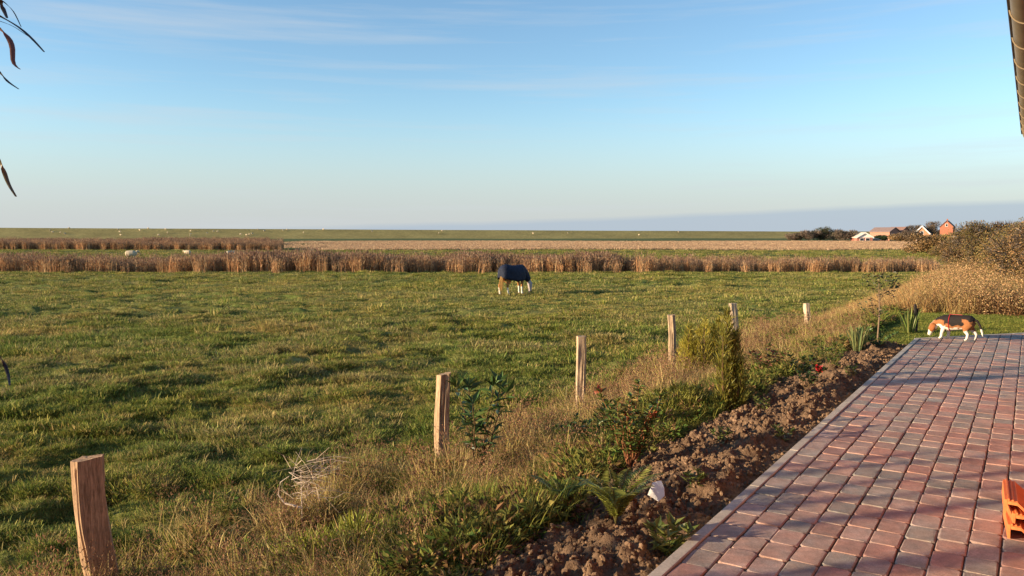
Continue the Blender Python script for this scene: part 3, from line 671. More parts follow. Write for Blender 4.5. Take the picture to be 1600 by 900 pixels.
LAUR = [(.055, .105, .03), (.075, .13, .035), (.04, .08, .022), (.11, .16, .045)]
shrub('laurel_shrub', 'dark green laurel shrub with long glossy leaves beside a split post', 'shrub', at(748, 748), 6, .98, .27, .17, .31, 19, LAUR)
shrub('berry_shrub', 'bushy green shrub with reddish stems and a russet tuft above soil', 'shrub', at(985, 735), 15, .66, .34, .07, .5, 52, [(.07, .12, .03), (.1, .15, .035), (.14, .17, .04), (.2, .15, .045)], stemcol=(.24, .1, .05), flower=([(.34, .08, .04), (.3, .12, .05)], 9, 5))
shrub('broadleaf_plant', 'low pale green broadleaf plant in the soil close to kerb', 'plant', at(1045, 868), 7, .17, .10, .085, .42, 12, [(.14, .16, .04), (.2, .2, .06), (.1, .13, .03)], tipbias=.1)
shrub('rose_bush', 'small dark rose bush with one red bloom near the kerb', 'rose', at(1262, 606), 7, .36, .2, .06, .6, 24, [(.035, .065, .018), (.05, .08, .02)], flower=([(.6, .03, .03), (.5, .02, .03)], 26, 7))
shrub('leafy_shrub', 'low red tinted leafy shrub right of the upright conifer', 'shrub', at(1192, 588), 10, .42, .26, .07, .5, 26, [(.15, .05, .04), (.07, .09, .025), (.24, .1, .06), (.05, .08, .02)])
shrub('leafy_shrub', 'glossy green ground shrub on the slope above the white plant tag', 'shrub', at(905, 700), 9, .32, .24, .07, .4, 22, LAUR + [(.12, .14, .03)])
shrub('leafy_shrub', 'rounded mid green shrub at the soil edge beyond the rose', 'shrub', at(1300, 575), 10, .40, .3, .06, .45, 30, [(.06, .1, .02), (.1, .13, .03), (.14, .15, .035)])
shrub('leafy_shrub', 'dark low spreading shrub at the head of the soil bed', 'shrub', at(1372, 543), 10, .30, .36, .06, .5, 26, LAUR)
for (px, py, lb) in ((1190, 640, 'tiny weed seedling in dry soil beside upright conifer foot'), (1220, 685, 'small green weed in the lit soil halfway along the kerb'), (1130, 690, 'dark small weed on the soil crest'), (1330, 590, 'pale small weed at the shaded soil edge'), (1085, 760, 'low weed in dark soil above the broadleaf plant')):
    shrub('weed', lb, 'weed', at(px, py), 5, .10, .07, .06, .4, 9, [(.1, .13, .03), (.16, .17, .05)], tipbias=.05)

def fern(p, label, n, L, cols):
    root = empty('fern', p)
    for i in range(n):
        a = 2 * math.pi * i / n + rnd.uniform(-.3, .3); l = L * rnd.uniform(.7, 1.05); b = MB(); k = np.linspace(0, 1, 18)
        rr = l * (.12 * k + .5 * k ** 1.7); zz = l * (1.0 * k - .32 * k ** 2.6)
        path = np.stack([rr * math.cos(a), rr * math.sin(a), zz], 1); b.tube(path, np.linspace(.004, .0012, 18), 4, (.12, .1, .03), cap=False)
        sd_ = np.array([-math.sin(a), math.cos(a), 0]); T = np.gradient(path, axis=0); T /= np.linalg.norm(T, axis=1)[:, None]
        for sg in (-1, 1):
            q = np.linspace(.14, .98, 26); pos = np.stack([np.interp(q, k, path[:, c]) for c in range(3)], 1); tt = np.stack([np.interp(q, k, T[:, c]) for c in range(3)], 1)
            dr = sg * sd_ * 1.0 + tt * .45; ln = l * .17 * np.sin(np.clip(q * 1.05, 0, 1) * math.pi) ** .7 + .01
            b.leaves(pos, dr, ln, ln * .2 + .003, pal(cols, 26, .12), .1, jit=.15)
        b.build('frond', M_leaf, root)
    return tag(root, label, 'fern')
fern(at(962, 820), 'yellow green fern with arching fronds at the edge of the soil', 13, .46, [(.24, .26, .05), (.3, .3, .06), (.18, .21, .04)])
fern(at(880, 805), 'darker low fern spreading over weeds beside the yellow green fern', 9, .36, [(.11, .16, .035), (.15, .2, .045)])

def conifer(p, label, columns, cols, name='conifer_shrub'):
    root = empty(name, p); sb = MB(); fb = MB()
    for (dx, dy, h, r) in columns:
        sb.tube([(dx * .4, dy * .4, -.03), (dx, dy, h * .5), (dx, dy, h * .95)], [.014, .009, .003], 5, (.13, .08, .04))
        N = int(1100 * h * r / .16); z = h * rng.uniform(.02, 1, N) ** .9; a0 = rng.uniform(0, 6.283, N); pr = r * np.clip(np.minimum(1, (h - z) / h * 2.2 + .12), .05, 1) * (.45 + 1.3 * vn(z * 14 + dx * 31, a0 * 1.4 + dy * 17, 5))
        a = a0; q = pr * np.sqrt(rng.uniform(.1, 1, N)); pos = np.stack([dx + q * np.cos(a), dy + q * np.sin(a), z], 1)
        dr = np.stack([np.cos(a) * .45, np.sin(a) * .45, rng.uniform(.5, 1.3, N)], 1) + rng.normal(0, .2, (N, 3)); L = rng.uniform(.04, .12, N)
        fb.leaves(pos, dr, L, .008, pal(cols, N, .2), .1)
    sb.build('stem', M_twig, root); fb.build('foliage', M_leaf, root); return tag(root, label, 'conifer')
conifer(at(1098, 590), 'bushy golden green conifer shrub leaning over a slim fence post', [(rnd.uniform(-.3, .25), rnd.uniform(-.15, .3), rnd.uniform(.45, 1.08), rnd.uniform(.06, .11)) for _ in range(13)], [(.34, .29, .04), (.42, .35, .05), (.24, .22, .035)])
conifer(at(1134, 640), 'tall upright olive conifer column at the edge of the soil', [(0, 0, 1.0, .06), (.03, .04, .92, .05)] + [(rnd.uniform(-.14, .14), rnd.uniform(-.1, .1), rnd.uniform(.35, .85), rnd.uniform(.045, .075)) for _ in range(9)], [(.2, .19, .03), (.28, .24, .04), (.13, .135, .025)])
conifer(at(1060, 650), 'low feathery green heather mound below the golden conifer', [(0, 0, .3, .22), (.2, .1, .26, .2), (-.2, 0, .24, .2)], [(.26, .26, .05), (.32, .3, .06), (.2, .22, .04)], 'heather')
conifer(at(560, 885), 'soft bright green feathery cushion plant among dry grass', [(0, 0, .26, .26), (.3, .1, .22, .24), (-.28, -.05, .18, .22)], [(.3, .31, .05), (.34, .34, .06), (.24, .27, .05)], 'cushion_plant')

def iris(p, label, n, h, cols, name='iris_clump'):
    b = MB(); a = rng.uniform(0, 6.28, n); r = .09 * np.sqrt(rng.uniform(0, 1, n)); b.blades(np.stack([r * np.cos(a), r * np.sin(a), 0 * a - .02], 1), a, rng.uniform(.02, .3, n), h * rng.uniform(.6, 1, n), .022, rng.uniform(0, .35, n), pal(cols, n, .15), 4)
    o = b.build(name, M_leaf, loc=p); return tag(o, label, 'plant')
iris(at(1420, 520), 'upright clump of green sword leaves by the dark stake', 34, .52, [(.1, .15, .03), (.15, .19, .04), (.2, .2, .06)])
iris(at(1340, 548), 'broad clump of grey green sword leaves over the soil', 60, .42, [(.12, .16, .06), (.17, .19, .07), (.22, .2, .07)])
b = MB(); b.tube([(0, 0, -.05), (.01, 0, .25), (0, .01, .47)], [.028, .026, .022], 7, (.03, .025, .025)); b.tube([(.03, 0, -.05), (.045, .01, .2), (.04, 0, .4)], [.016, .014, .012], 6, (.04, .03, .03))
tag(b.build('wooden_stake', M_wood, loc=at(1429, 518)), 'short blackened wooden stake beside upright sword leaves', 'stake')
def sapling(p):
    root = empty('sapling', p); b = MB(); l = MB(); b.tube([(0, 0, -.05), (.02, 0, .4), (.0, .01, .95)], [.014, .011, .006], 6, (.2, .14, .09))
    for i in range(16):
        z = rnd.uniform(.35, .95); a = rnd.uniform(0, 6.28); L = rnd.uniform(.1, .24); e = np.array([L * math.cos(a), L * math.sin(a), z + L * .7]); b.tube([(0, 0, z), e * .6 + np.array([0, 0, z * .4]), e], [.005, .003, .002], 4, (.15, .1, .06))
        N = 10; l.leaves(np.tile(e, (N, 1)) + rng.normal(0, .045, (N, 3)), rosette_dirs(N), .07, .03, pal([(.06, .07, .025), (.11, .07, .03), (.04, .05, .02)], N))
    b.build('trunk', M_twig, root); l.build('crown', M_leaf, root); tag(root, 'thin young sapling with sparse dark leaves behind the sword leaves', 'sapling')
sapling(at(1371, 530))

def dead_branch():
    p = at(472, 838); root = MB(); c = (.5, .4, .3)
    root.tube([(0, 0, -.1), (.003, 0, .2), (0, 0, .52)], [.007, .006, .004], 5, (.6, .5, .4))
    root.tube([(0, 0, .22), (-.07, .01, .235), (-.14, .02, .25), (-.19, .02, .32), (-.17, .02, .42), (-.1, .02, .47)], [.008, .009, .008, .006, .004, .002], 5, (.58, .48, .38))
    for i in range(64):
        a = rnd.gauss(.2, 1.2); z = rnd.uniform(.28, .6); st_ = np.array([rnd.uniform(-.1, .12), rnd.uniform(-.05, .05), z]); L = rnd.uniform(.12, .34); d = np.array([math.cos(a), rnd.gauss(0, .5), math.sin(a) * .5 + .1]); d /= np.linalg.norm(d)
        m = st_ + d * L * .5 + rng.normal(0, .02, 3); root.tube([st_, m, st_ + d * L + rng.normal(0, .04, 3)], [.0026, .002, .001], 3, np.array(c) * rnd.uniform(.6, 1.2), cap=False)
    tag(root.build('dead_branch', M_twig, loc=p), 'bleached bare dead branch with tangled twigs standing in the pasture grass', 'branch')
dead_branch()
b = MB(); w, h = .05, .062
V = [(-w, 0, -h * .7), (w * .5, 0, -h), (w, 0, -h * .3), (w * .7, 0, h * .4), (w * .1, 0, h), (-w * .8, 0, h * .6)]; n = len(V)
V2 = [(x, y + .004, z) for x, y, z in V]; b.add(V + V2, [tuple(range(n)), tuple(range(2 * n - 1, n - 1, -1))] + [(k, k + n, (k + 1) % n + n, (k + 1) % n) for k in range(n)], (.82, .82, .8))
o = b.build('plant_tag', mat('white_plastic', rough=.45, spec=.4), loc=at(1027, 790, .085)); o.rotation_euler = (-.45, .15, -.5); tag(o, 'white plastic plant tag lying on the soil beside the fern', 'plant tag')

# tall reed-like plant at the terrace edge whose leaves hang into view
def overhang():
    root = empty('bamboo_plant', Vector((-1.22, 1.5, -.1))); base = root.location
    stems = MB()
    for (dx, dy, h) in ((0, 0, 2.45), (-.08, .12, 2.3), (-.12, -.1, 2.5)):
        k = np.linspace(0, 1, 9); stems.tube(np.stack([dx + .04 * k, dy + 0 * k, h * k], 1), np.linspace(.011, .004, 9), 6, (.09, .07, .03))
    stems.build('cane', M_twig, root)
    D = 1.5
    def leaf(pts, w, col, d=D, attach=True):
        P = [np.array(pix(x, y, d=d + .04 * math.sin(i))) for i, (x, y) in enumerate(pts)]
        if attach:
            a = P[0]; P.insert(0, np.array([base.x + .03, base.y + (d - D) , a[2] + .04]))
        P = np.array(P); k = np.linspace(0, 1, len(P)); q = np.linspace(0, 1, 16); P = np.stack([np.interp(q, k, P[:, c]) for c in range(3)], 1)
        for _ in range(2): P[1:-1] = (P[:-2] + 2 * P[1:-1] + P[2:]) / 4
        wd = w * np.sin(np.clip(.12 + .88 * (1 - q), 0, 1) * math.pi * .5) ** .8 * np.minimum(1, .35 + q * 4) + .0006
        b = MB(); b.tube(P - np.array(base), wd / 2, 6, col, flat=.25); b.build('leaf', M_leaf, root)
    shade_dk = (.02, .016, .017); br = (.16, .075, .045)  # leaf shade is painted into the near-black colour, giving a silhouette look
    leaf([(-20, 15), (0, 25), (30, 42), (50, 60), (69, 81)], .0105, shade_dk)
    leaf([(-12, -14), (0, 2), (5, 14), (11, 28)], .013, (.05, .05, .05), 1.45)
    leaf([(-5, -4), (8, 4), (22, 18), (33, 42)], .0035, shade_dk, 1.55)
    leaf([(-20, 27), (0, 33), (20, 40), (40, 54), (54, 63)], .003, shade_dk, 1.52)
    leaf([(-22, 26), (0, 45), (14, 58), (21, 76), (18, 100), (31, 108)], .012, br, 1.42)
    leaf([(-25, 88), (0, 113), (12, 128), (29, 139)], .0105, shade_dk, 1.5)
    leaf([(-25, 215), (0, 252), (7, 270), (13, 288), (25, 307)], .011, (.14, .1, .03), 1.5)
    leaf([(-30, 520), (0, 557), (9, 572), (14, 590), (15, 602)], .009, shade_dk, 1.5)
    for i in range(16):
        y0 = rnd.uniform(-200, 500); leaf([(-60, y0), (-90 - rnd.uniform(0, 60), y0 + 30), (-110 - rnd.uniform(0, 60), y0 + 110)], .011, shade_dk, 1.5 + rnd.uniform(-.1, .1))
    tag(root, 'tall reed plant with long drooping leaves coloured shade-dark hanging into view', 'plant')
overhang()

# ------------------------------------------------------------------ clay roof tiles lying on the terrace
def roof_tile(p, rz, tilt, label):
    W_, L_, n = .32, .42, 48; root = empty('roof_tile', p, rz); root.rotation_euler = (tilt[0], tilt[1], rz)
    prof = []
    for i in range(n + 1):
        u = i / n; x = (u - .5) * W_
        z = .075 - .06 * math.sin(min(1, max(0, (u - .14) / .7)) * math.pi) ** 1.0
        if u > .84: z = .075 + .02 * math.sin((u - .84) / .16 * math.pi)
        prof.append((x, z))
    b = MB(); V = []
    for y in (-L_ / 2, -L_ / 2 + .01, L_ / 2 - .01, L_ / 2):
        e = 0 if abs(y) < L_ / 2 - .001 else -.003
        V += [(x, y, z + e) for x, z in prof]
    m = n + 1; F = [(r * m + k, r * m + k + 1, (r + 1) * m + k + 1, (r + 1) * m + k) for r in range(3) for k in range(n)]
    q = len(V); V += [(x, y, z - .016) for (x, y, z) in V]
    F += [tuple(q + i for i in f[::-1]) for f in list(F)]
    for k in range(n): F += [(k, q + k, q + k + 1, k + 1), (3 * m + k + 1, q + 3 * m + k + 1, q + 3 * m + k, 3 * m + k)]
    for r in range(3): F += [(r * m, (r + 1) * m, q + (r + 1) * m, q + r * m), (r * m + n, q + r * m + n, q + (r + 1) * m + n, (r + 1) * m + n)]
    b.add(V, F); b.build('tile_body', M_clay, root)
    for xx, hh in ((-.157, .026), (-.138, .022), (-.119, .018)):
        rb = MB(); rb.box((xx, 0, .058 + hh / 2), (.008, L_ - .012, hh)); rb.build('interlocking_rib', M_clay, root)
    fl = MB(); fl.box((-.168, 0, .04), (.012, L_ - .02, .075)); fl.build('side_flange', M_clay, root)
    return tag(root, label, 'roof tile', 'clay roof tiles stacked on the terrace')
tp_ = pix(1612, 846, z=0) + Vector((.145, .13, 0))
roof_tile(tp_ + Vector((0, 0, .0)), -.5, (0, 0), 'orange clay roof tile lying flat on the paving under two others')
roof_tile(tp_ + Vector((.02, .02, .058)), -.44, (.02, .02), 'orange clay roof tile in the middle of the small stack')
roof_tile(tp_ + Vector((.0, .03, .116)), -.53, (.0, .04), 'orange clay roof tile on top of the small stack')

# ------------------------------------------------------------------ house at the right with its eaves gutter
def house():
    root = empty('house', TS(3, .45, -.1)); o3 = np.array(root.location)
    def q(t, s, z): return np.array(TS(t, s, z)) - o3
    b = MB(); T0, T1 = -4.0, 9.6
    V = [q(T0, .45, -.1), q(T1, .45, -.1), q(T1, .45, 2.75), q(T0, .45, 2.75), q(T0, 6.5, -.1), q(T1, 6.5, -.1), q(T1, 6.5, 2.75), q(T0, 6.5, 2.75), q(T0, 3.5, 5.4), q(T1, 3.5, 5.4)]
    b.add(V, [(0, 1, 2, 3), (5, 4, 7, 6), (1, 5, 6, 9, 2), (4, 0, 3, 8, 7)], (.30, .11, .07)); b.build('wall', M_brick, root)
    b = MB(); e0, e1 = T0 - .3, 10.05
    V = [q(e0, .03, 2.75), q(e1, .03, 2.75), q(e1, 3.5, 5.75), q(e0, 3.5, 5.75), q(e0, 6.95, 2.75), q(e1, 6.95, 2.75)]
    V2 = [v - np.array([0, 0, .12]) for v in V]; b.add(V + V2, [(0, 1, 2, 3), (3, 2, 5, 4), (7, 6, 9, 8), (8, 9, 10, 11), (0, 6, 7, 1), (4, 5, 11, 10), (1, 7, 8, 2), (2, 8, 11, 5), (0, 3, 9, 6), (3, 4, 10, 9)], (.34, .12, .06)); b.build('roof', M_brick, root)
    b = MB(); b.add([q(e0, .04, 2.62), q(e1, .04, 2.62), q(e1, .46, 2.62), q(e0, .46, 2.62), q(e0, .04, 2.645), q(e1, .04, 2.645), q(e1, .46, 2.645), q(e0, .46, 2.645)], [(0, 3, 2, 1), (4, 5, 6, 7), (0, 1, 5, 4), (1, 2, 6, 5), (2, 3, 7, 6), (3, 0, 4, 7)], (.3, .25, .2)); b.build('soffit', M_wood, root)
    # half-round gutter
    zc, scn, r = EYE + 1.06, -.047, .078; g = MB(); n = 14; tt = [e0, 2, 5, 8, e1]; V = []
    for rr in (r, r - .004):
        for t in tt:
            for k in range(n + 1):
                a = math.pi + math.pi * k / n; V.append(q(t, scn + rr * math.cos(a), zc + rr * math.sin(a)))
    m = n + 1; F = []; h = len(tt) * m
    for i in range(len(tt) - 1):
        for k in range(n):
            f = (i * m + k, i * m + k + 1, (i + 1) * m + k + 1, (i + 1) * m + k); F += [f[::-1], tuple(x + h for x in f)]
    F += [tuple(range((len(tt) - 1) * m, len(tt) * m))]
    g.add(V, F); gt = g.build('gutter', M_zinc, root, smooth=True)
    g = MB(); g.tube([q(e0, scn - r - .003, zc), q(4, scn - r - .003, zc), q(7.2, scn - r - .003, zc), q(e1, scn - r - .003, zc)], .0095, 8); g.build('gutter_bead', M_dark, gt)
    t = 2.0
    while t < 10:
        bk = MB(); pts = [q(t, scn + (r + .004) * math.cos(a), zc + (r + .004) * math.sin(a)) for a in np.linspace(math.pi * .98, 2.05 * math.pi, 16)]
        bk.tube(pts, .0035, 6); bk.build('gutter_bracket', M_band, gt); t += .62
    tag(root, 'brick house whose brown half round eaves gutter hangs over the terrace', 'house')
house()

# ------------------------------------------------------------------ animals
def remesh(b, voxel, smooth=4):
    me = b.mesh('tmp'); o = bpy.data.objects.new('tmp', me); COL.objects.link(o)
    m = o.modifiers.new('r', 'REMESH'); m.mode = 'VOXEL'; m.voxel_size = voxel
    s_ = o.modifiers.new('s', 'SMOOTH'); s_.factor = .5; s_.iterations = smooth
    dg = bpy.context.evaluated_depsgraph_get(); dg.update(); out = bpy.data.meshes.new_from_object(o.evaluated_get(dg))
    bpy.data.objects.remove(o); bpy.data.meshes.remove(me); return out
def ell(b, path, n=14, col=(1, 1, 1)):
    """closed lofted limb: list of (x,y,z,ry,rz) ellipses with rings square to the path"""
    P = np.array([p[:3] for p in path], float); T = np.gradient(P, axis=0); T /= np.linalg.norm(T, axis=1)[:, None] + 1e-9; V = []
    for i, p in enumerate(path):
        side = np.array([0, 1.0, 0]); side = side - T[i] * side.dot(T[i]); side /= np.linalg.norm(side); up = np.cross(T[i], side)
        for k in range(n):
            th = 2 * math.pi * k / n; V.append(P[i] + side * p[3] * math.cos(th) + up * p[4] * math.sin(th))
    m = len(path); F = [(i * n + k, i * n + (k + 1) % n, (i + 1) * n + (k + 1) % n, (i + 1) * n + k) for i in range(m - 1) for k in range(n)] + [tuple(range(n - 1, -1, -1)), tuple(range((m - 1) * n, m * n))]
    b.add(V, F, col)
def finish(me, name, fn, parent, smooth=True):
    N = len(me.vertices); co = np.empty(N * 3); me.vertices.foreach_get('co', co); co = co.reshape(-1, 3)
    for a in list(me.color_attributes): me.color_attributes.remove(a)
    C = np.ones((N, 4)); C[:, :3] = fn(co); a = me.color_attributes.new('col', 'FLOAT_COLOR', 'POINT'); a.data.foreach_set('color', C.ravel())
    me.polygons.foreach_set('use_smooth', [True] * len(me.polygons)); me.materials.clear()
    return obj(name, me, M_fur, parent)

def pony():
    hind = pix(791, 461, z=PAST); head = R(47); ctr = hind + Vector((math.cos(head) * .42, math.sin(head) * .42, 0))
    g = gz(ctr.x, ctr.y); root = empty('pony', Vector((ctr.x, ctr.y, g)), head)
    b = MB()
    ell(b, [(-.66, 0, .93, .10, .13), (-.60, 0, .95, .20, .24), (-.45, 0, .96, .25, .28), (-.2, 0, .90, .26, .29), (.05, 0, .88, .26, .29), (.3, 0, .92, .24, .29), (.48, 0, .93, .19, .25), (.58, 0, .9, .12, .17)], 18)
    ell(b, [(.40, 0, 1.0, .15, .22), (.62, 0, .9, .11, .19), (.82, 0, .72, .085, .15), (.96, 0, .54, .07, .115), (1.01, 0, .46, .07, .10)])
    ell(b, [(.98, 0, .53, .06, .08), (1.04, 0, .42, .09, .125), (1.06, 0, .28, .075, .1), (1.06, 0, .15, .056, .068), (1.05, 0, .06, .058, .064), (1.045, 0, .015, .036, .04)])
    for sy in (-1, 1):
        b.tube([(.95, sy * .05, .54), (.935, sy * .085, .61), (.915, sy * .1, .65)], [.022, .024, .006], 7)
        fx = .05 * sy
        ell(b, [(.42, sy * .13, .85, .09, .14), (.43 + fx * .3, sy * .135, .62, .065, .08), (.44 + fx * .7, sy * .13, .42, .048, .055), (.44 + fx, sy * .13, .36, .045, .05), (.44 + fx, sy * .13, .2, .03, .034), (.45 + fx, sy * .13, .12, .037, .04), (.47 + fx, sy * .13, .05, .046, .052), (.48 + fx, sy * .13, 0, .055, .065)])
        hx = -.11 * sy
        ell(b, [(-.5, sy * .13, .95, .12, .2), (-.46 + hx * .3, sy * .14, .7, .095, .14), (-.5 + hx * .6, sy * .135, .52, .06, .08), (-.59 + hx, sy * .13, .41, .046, .058), (-.575 + hx, sy * .13, .24, .032, .038), (-.56 + hx, sy * .13, .12, .038, .042), (-.53 + hx, sy * .13, .05, .046, .054), (-.52 + hx, sy * .13, 0, .055, .065)])
    me = remesh(b, .018, 3)
    def col(c):
        n = vn(c[:, 0] * 9, c[:, 2] * 9, 4) * .05; body = np.array((.34, .16, .06)); white = np.array((.78, .70, .60)); dark = np.array((.03, .025, .03)); grey = np.array((.42, .36, .36))
        C = np.tile(body, (len(c), 1)); z = c[:, 2]; x = c[:, 0]
        C[(z < .30 + n) & (x < .75)] = white; C[(z < .045) & (x < .75)] = dark; C[(x > .88) & (z < .62)] = grey; C[(x > 1.12) & (z > .1) & (z < .5)] = white; C[(x > .9) & (z < .1)] = dark * 2
        return C
    finish(me, 'body', col, root)
    # flaxen tail and mane
    t = MB()
    for i in range(60):
        a = rnd.gauss(0, .05); c = rnd.gauss(0, .03); k = np.linspace(0, 1, 7); x = -.67 - .09 * np.sin(k * 2.2) + c * k; t.tube(np.stack([x, a * (.3 + k), .98 - .78 * k * rnd.uniform(.8, 1.05)], 1), np.linspace(.014, .004, 7), 4, np.array((.55, .34, .12)) * rnd.uniform(.7, 1.25))
    t.build('tail', M_fur, root)
    t = MB()
    for i in range(26):
        k = rnd.random(); x = .99 - .03 * k; z = .58 + .06 * k; t.tube([(x, rnd.gauss(0, .03), z), (x + .07, rnd.gauss(0, .05), z - .06), (x + .09, rnd.gauss(0, .06), z - .2 * rnd.random() - .1)], [.01, .009, .003], 4, (.55, .4, .22))
    t.build('forelock', M_fur, root)
    # navy rug with neck cover
    r = MB(); stn = [(-.745, 1.05, .16, .74), (-.71, 1.17, .22, .68), (-.60, 1.25, .28, .65), (-.45, 1.275, .295, .63), (-.2, 1.235, .305, .58), (.05, 1.215, .305, .55), (.3, 1.245, .285, .56), (.46, 1.235, .25, .6), (.55, 1.16, .2, .66), (.61, 1.06, .15, .74)]
    m = 17; V = []
    for (x, zt, w, zb) in stn:
        for k in range(m):
            u = k / (m - 1) * 2 - 1; a = abs(u); sg = 1 if u > 0 else -1
            if a < .6: th = a / .6 * math.pi / 2; y = w * math.sin(th); z = zt - .3 + .3 * math.cos(th)
            else: f = (a - .6) / .4; y = w * (1 + .03 * math.sin(x * 22 + sg)); z = zt - .3 - (zt - .3 - zb) * f
            V.append((x, sg * y, z + .006 * math.sin(x * 30 + k)))
    F = [(i * m + k, (i + 1) * m + k, (i + 1) * m + k + 1, i * m + k + 1) for i in range(len(stn) - 1) for k in range(m - 1)]
    F.append(tuple(range(m))); r.add(V, F, (.012, .017, .036))
    ro = r.build('rug', mat('rug_cloth', rough=.75, spec=.2, noise=[(5, .7, 1.5, U)], bump=[(7, .8, .05)]), root, smooth=True); sm = ro.modifiers.new('thick', 'SOLIDIFY'); sm.thickness = .012
    nk = MB(); ell(nk, [(.42, 0, 1.03, .2, .25), (.6, 0, .93, .16, .23), (.76, 0, .80, .13, .195), (.87, 0, .68, .112, .165), (.95, 0, .58, .1, .14)], 16, (.012, .017, .036))
    no = nk.build('neck_cover', bpy.data.materials['rug_cloth'], root, smooth=True)
    g2 = MB(); 
    for sy in (-1, 1): g2.tube([(-.35, sy * .2, .58), (-.3, sy * .1, .5), (-.15, 0, .53), (0, -sy * .15, .52)], .012, 5, (.5, .14, .07))
    g2.build('belly_strap', bpy.data.materials['rug_cloth'], root)
    tag(root, 'grazing pony in a navy rug with pale legs and flaxen tail', 'pony')
pony()

def dog():
    hp = pix(1509, 532, z=0); head = math.pi - R(47); c = hp + Vector((math.cos(head) * .13, math.sin(head) * .13, 0))
    root = empty('dog', Vector((c.x, c.y, .0)), head); k = 1.0
    b = MB()
    ell(b, [(-.26, 0, .30, .06, .075), (-.22, 0, .305, .1, .11), (-.12, 0, .30, .103, .118), (0, 0, .285, .105, .125), (.12, 0, .275, .108, .135), (.21, 0, .27, .098, .125), (.27, 0, .26, .065, .09)], 16)
    ell(b, [(.2, 0, .31, .07, .085), (.28, 0, .28, .06, .072), (.34, 0, .235, .052, .06), (.37, 0, .2, .05, .055)])
    ell(b, [(.33, 0, .245, .04, .045), (.365, 0, .205, .062, .066), (.395, 0, .155, .056, .058), (.415, 0, .10, .036, .038), (.43, 0, .055, .032, .032), (.435, 0, .03, .022, .02)])
    for sy in (-1, 1):
        fx = .035 * sy
        ell(b, [(.17, sy * .055, .27, .04, .065), (.175 + fx * .5, sy * .06, .17, .03, .036), (.18 + fx, sy * .06, .1, .024, .026), (.185 + fx, sy * .06, .04, .024, .025), (.2 + fx, sy * .06, .015, .029, .016), (.225 + fx, sy * .06, .012, .025, .013)])
        hx = .045 * sy
        ell(b, [(-.2, sy * .055, .3, .05, .085), (-.17 + hx * .4, sy * .06, .21, .042, .062), (-.2 + hx, sy * .06, .15, .028, .034), (-.235 + hx, sy * .06, .105, .021, .025), (-.225 + hx, sy * .06, .05, .021, .022), (-.215 + hx, sy * .06, .018, .027, .018), (-.185 + hx, sy * .06, .012, .025, .013)])
    ell(b, [(-.25, 0, .35, .026, .026), (-.31, 0, .33, .021, .021), (-.355, 0, .25, .02, .02), (-.385, 0, .15, .018, .018), (-.40, 0, .08, .008, .008)], 9)
    me = remesh(b, .0095, 3)
    white = np.array((.60, .55, .48)); black = np.array((.018, .014, .014)); tan = np.array((.26, .105, .04))
    def col(c):
        x, y, z = c.T; n = .05 * (vn(x * 22, z * 22 + np.sign(y) * 9, 6) - .5); C = np.tile(black, (len(c), 1))
        C[z < .29 + n + .02 * np.sin(x * 16)] = tan
        C[(x > -.15 + n) & (x < .2) & (z > .245 + n)] = black; C[(x > .1) & (x < .32) & (z > .31 + n)] = black; C[(x < -.1) & (z > .345 + n)] = black
        C[(x < -.12 + n) & (z < .335 + n)] = tan; C[(x > .17 + n) & (z < .31 + n)] = tan
        C[(z < .205 + n) & (x > -.1) & (x < .31)] = white; C[(z < .17 + n) & (x < .3)] = white
        C[(x < -.29) & (z > .17)] = black; C[(x < -.29) & (z < .22 + n)] = white
        C[(x > .15) & (x < .33) & (z < .24 + n)] = white; C[(x > .35) & (np.abs(y) < .022)] = white; C[(x > .385) & (z < .135)] = white; C[(x > .425) & (z < .045)] = black
        return C
    finish(me, 'body', col, root); root.scale = (.9, .9, .92)
    for sy in (-1, 1):
        e = MB(); ell(e, [(.335, sy * .05, .245, .008, .03), (.355, sy * .07, .2, .01, .042), (.375, sy * .075, .15, .01, .04), (.39, sy * .07, .115, .007, .018)], 10, (.24, .085, .028)); e.build('ear', M_fur, root, smooth=True)
        e = MB(); e.tube([(.405, sy * .046, .165), (.412, sy * .05, .165)], [.008, .006], 8, (.01, .008, .008)); e.build('eye', M_gloss, root)
    h = MB(); h.box((.02, 0, .417), (.2, .022, .006), (.5, .03, .04)); 
    th = np.linspace(0, 2 * math.pi, 24); h.tube(np.stack([.1 + 0 * th, .112 * np.sin(th), .278 + .138 * np.cos(th)], 1), .006, 5, (.5, .03, .04), cap=False)
    h.build('harness', M_leaf, root)
    tag(root, 'black tan and white beagle sniffing the lawn at the terrace end', 'dog')
dog()

def sheep_mesh():
    b = MB(); ell(b, [(-.5, 0, .62, .1, .12), (-.42, 0, .62, .22, .25), (-.1, 0, .6, .27, .3), (.25, 0, .62, .25, .28), (.42, 0, .66, .17, .2), (.5, 0, .7, .1, .12)], 12)
    ell(b, [(.42, 0, .72, .11, .13), (.55, 0, .82, .09, .1), (.64, 0, .82, .075, .085), (.74, 0, .74, .055, .06), (.79, 0, .7, .035, .035)], 10)
    for sy in (-1, 1):
        b.tube([(.6, sy * .06, .86), (.58, sy * .15, .87)], [.03, .012], 6)
        for x in (-.34, .3): ell(b, [(x, sy * .13, .5, .07, .09), (x, sy * .13, .3, .04, .045), (x, sy * .13, .12, .03, .03), (x + .02, sy * .13, 0, .035, .04)], 8)
    me = remesh(b, .035, 2)
    def col(c):
        C = np.tile((.52, .42, .29), (len(c), 1)); C[(c[:, 2] < .34)] = (.45, .36, .27); return C
    o = finish(me, 'sheep', col, None); return o
sp = sheep_mesh()
def put_sheep(o, p, rz, sc_, label, group): o.location = p; o.rotation_euler = (0, 0, rz); o.scale = (sc_,) * 3; tag(o, label, 'sheep', group)
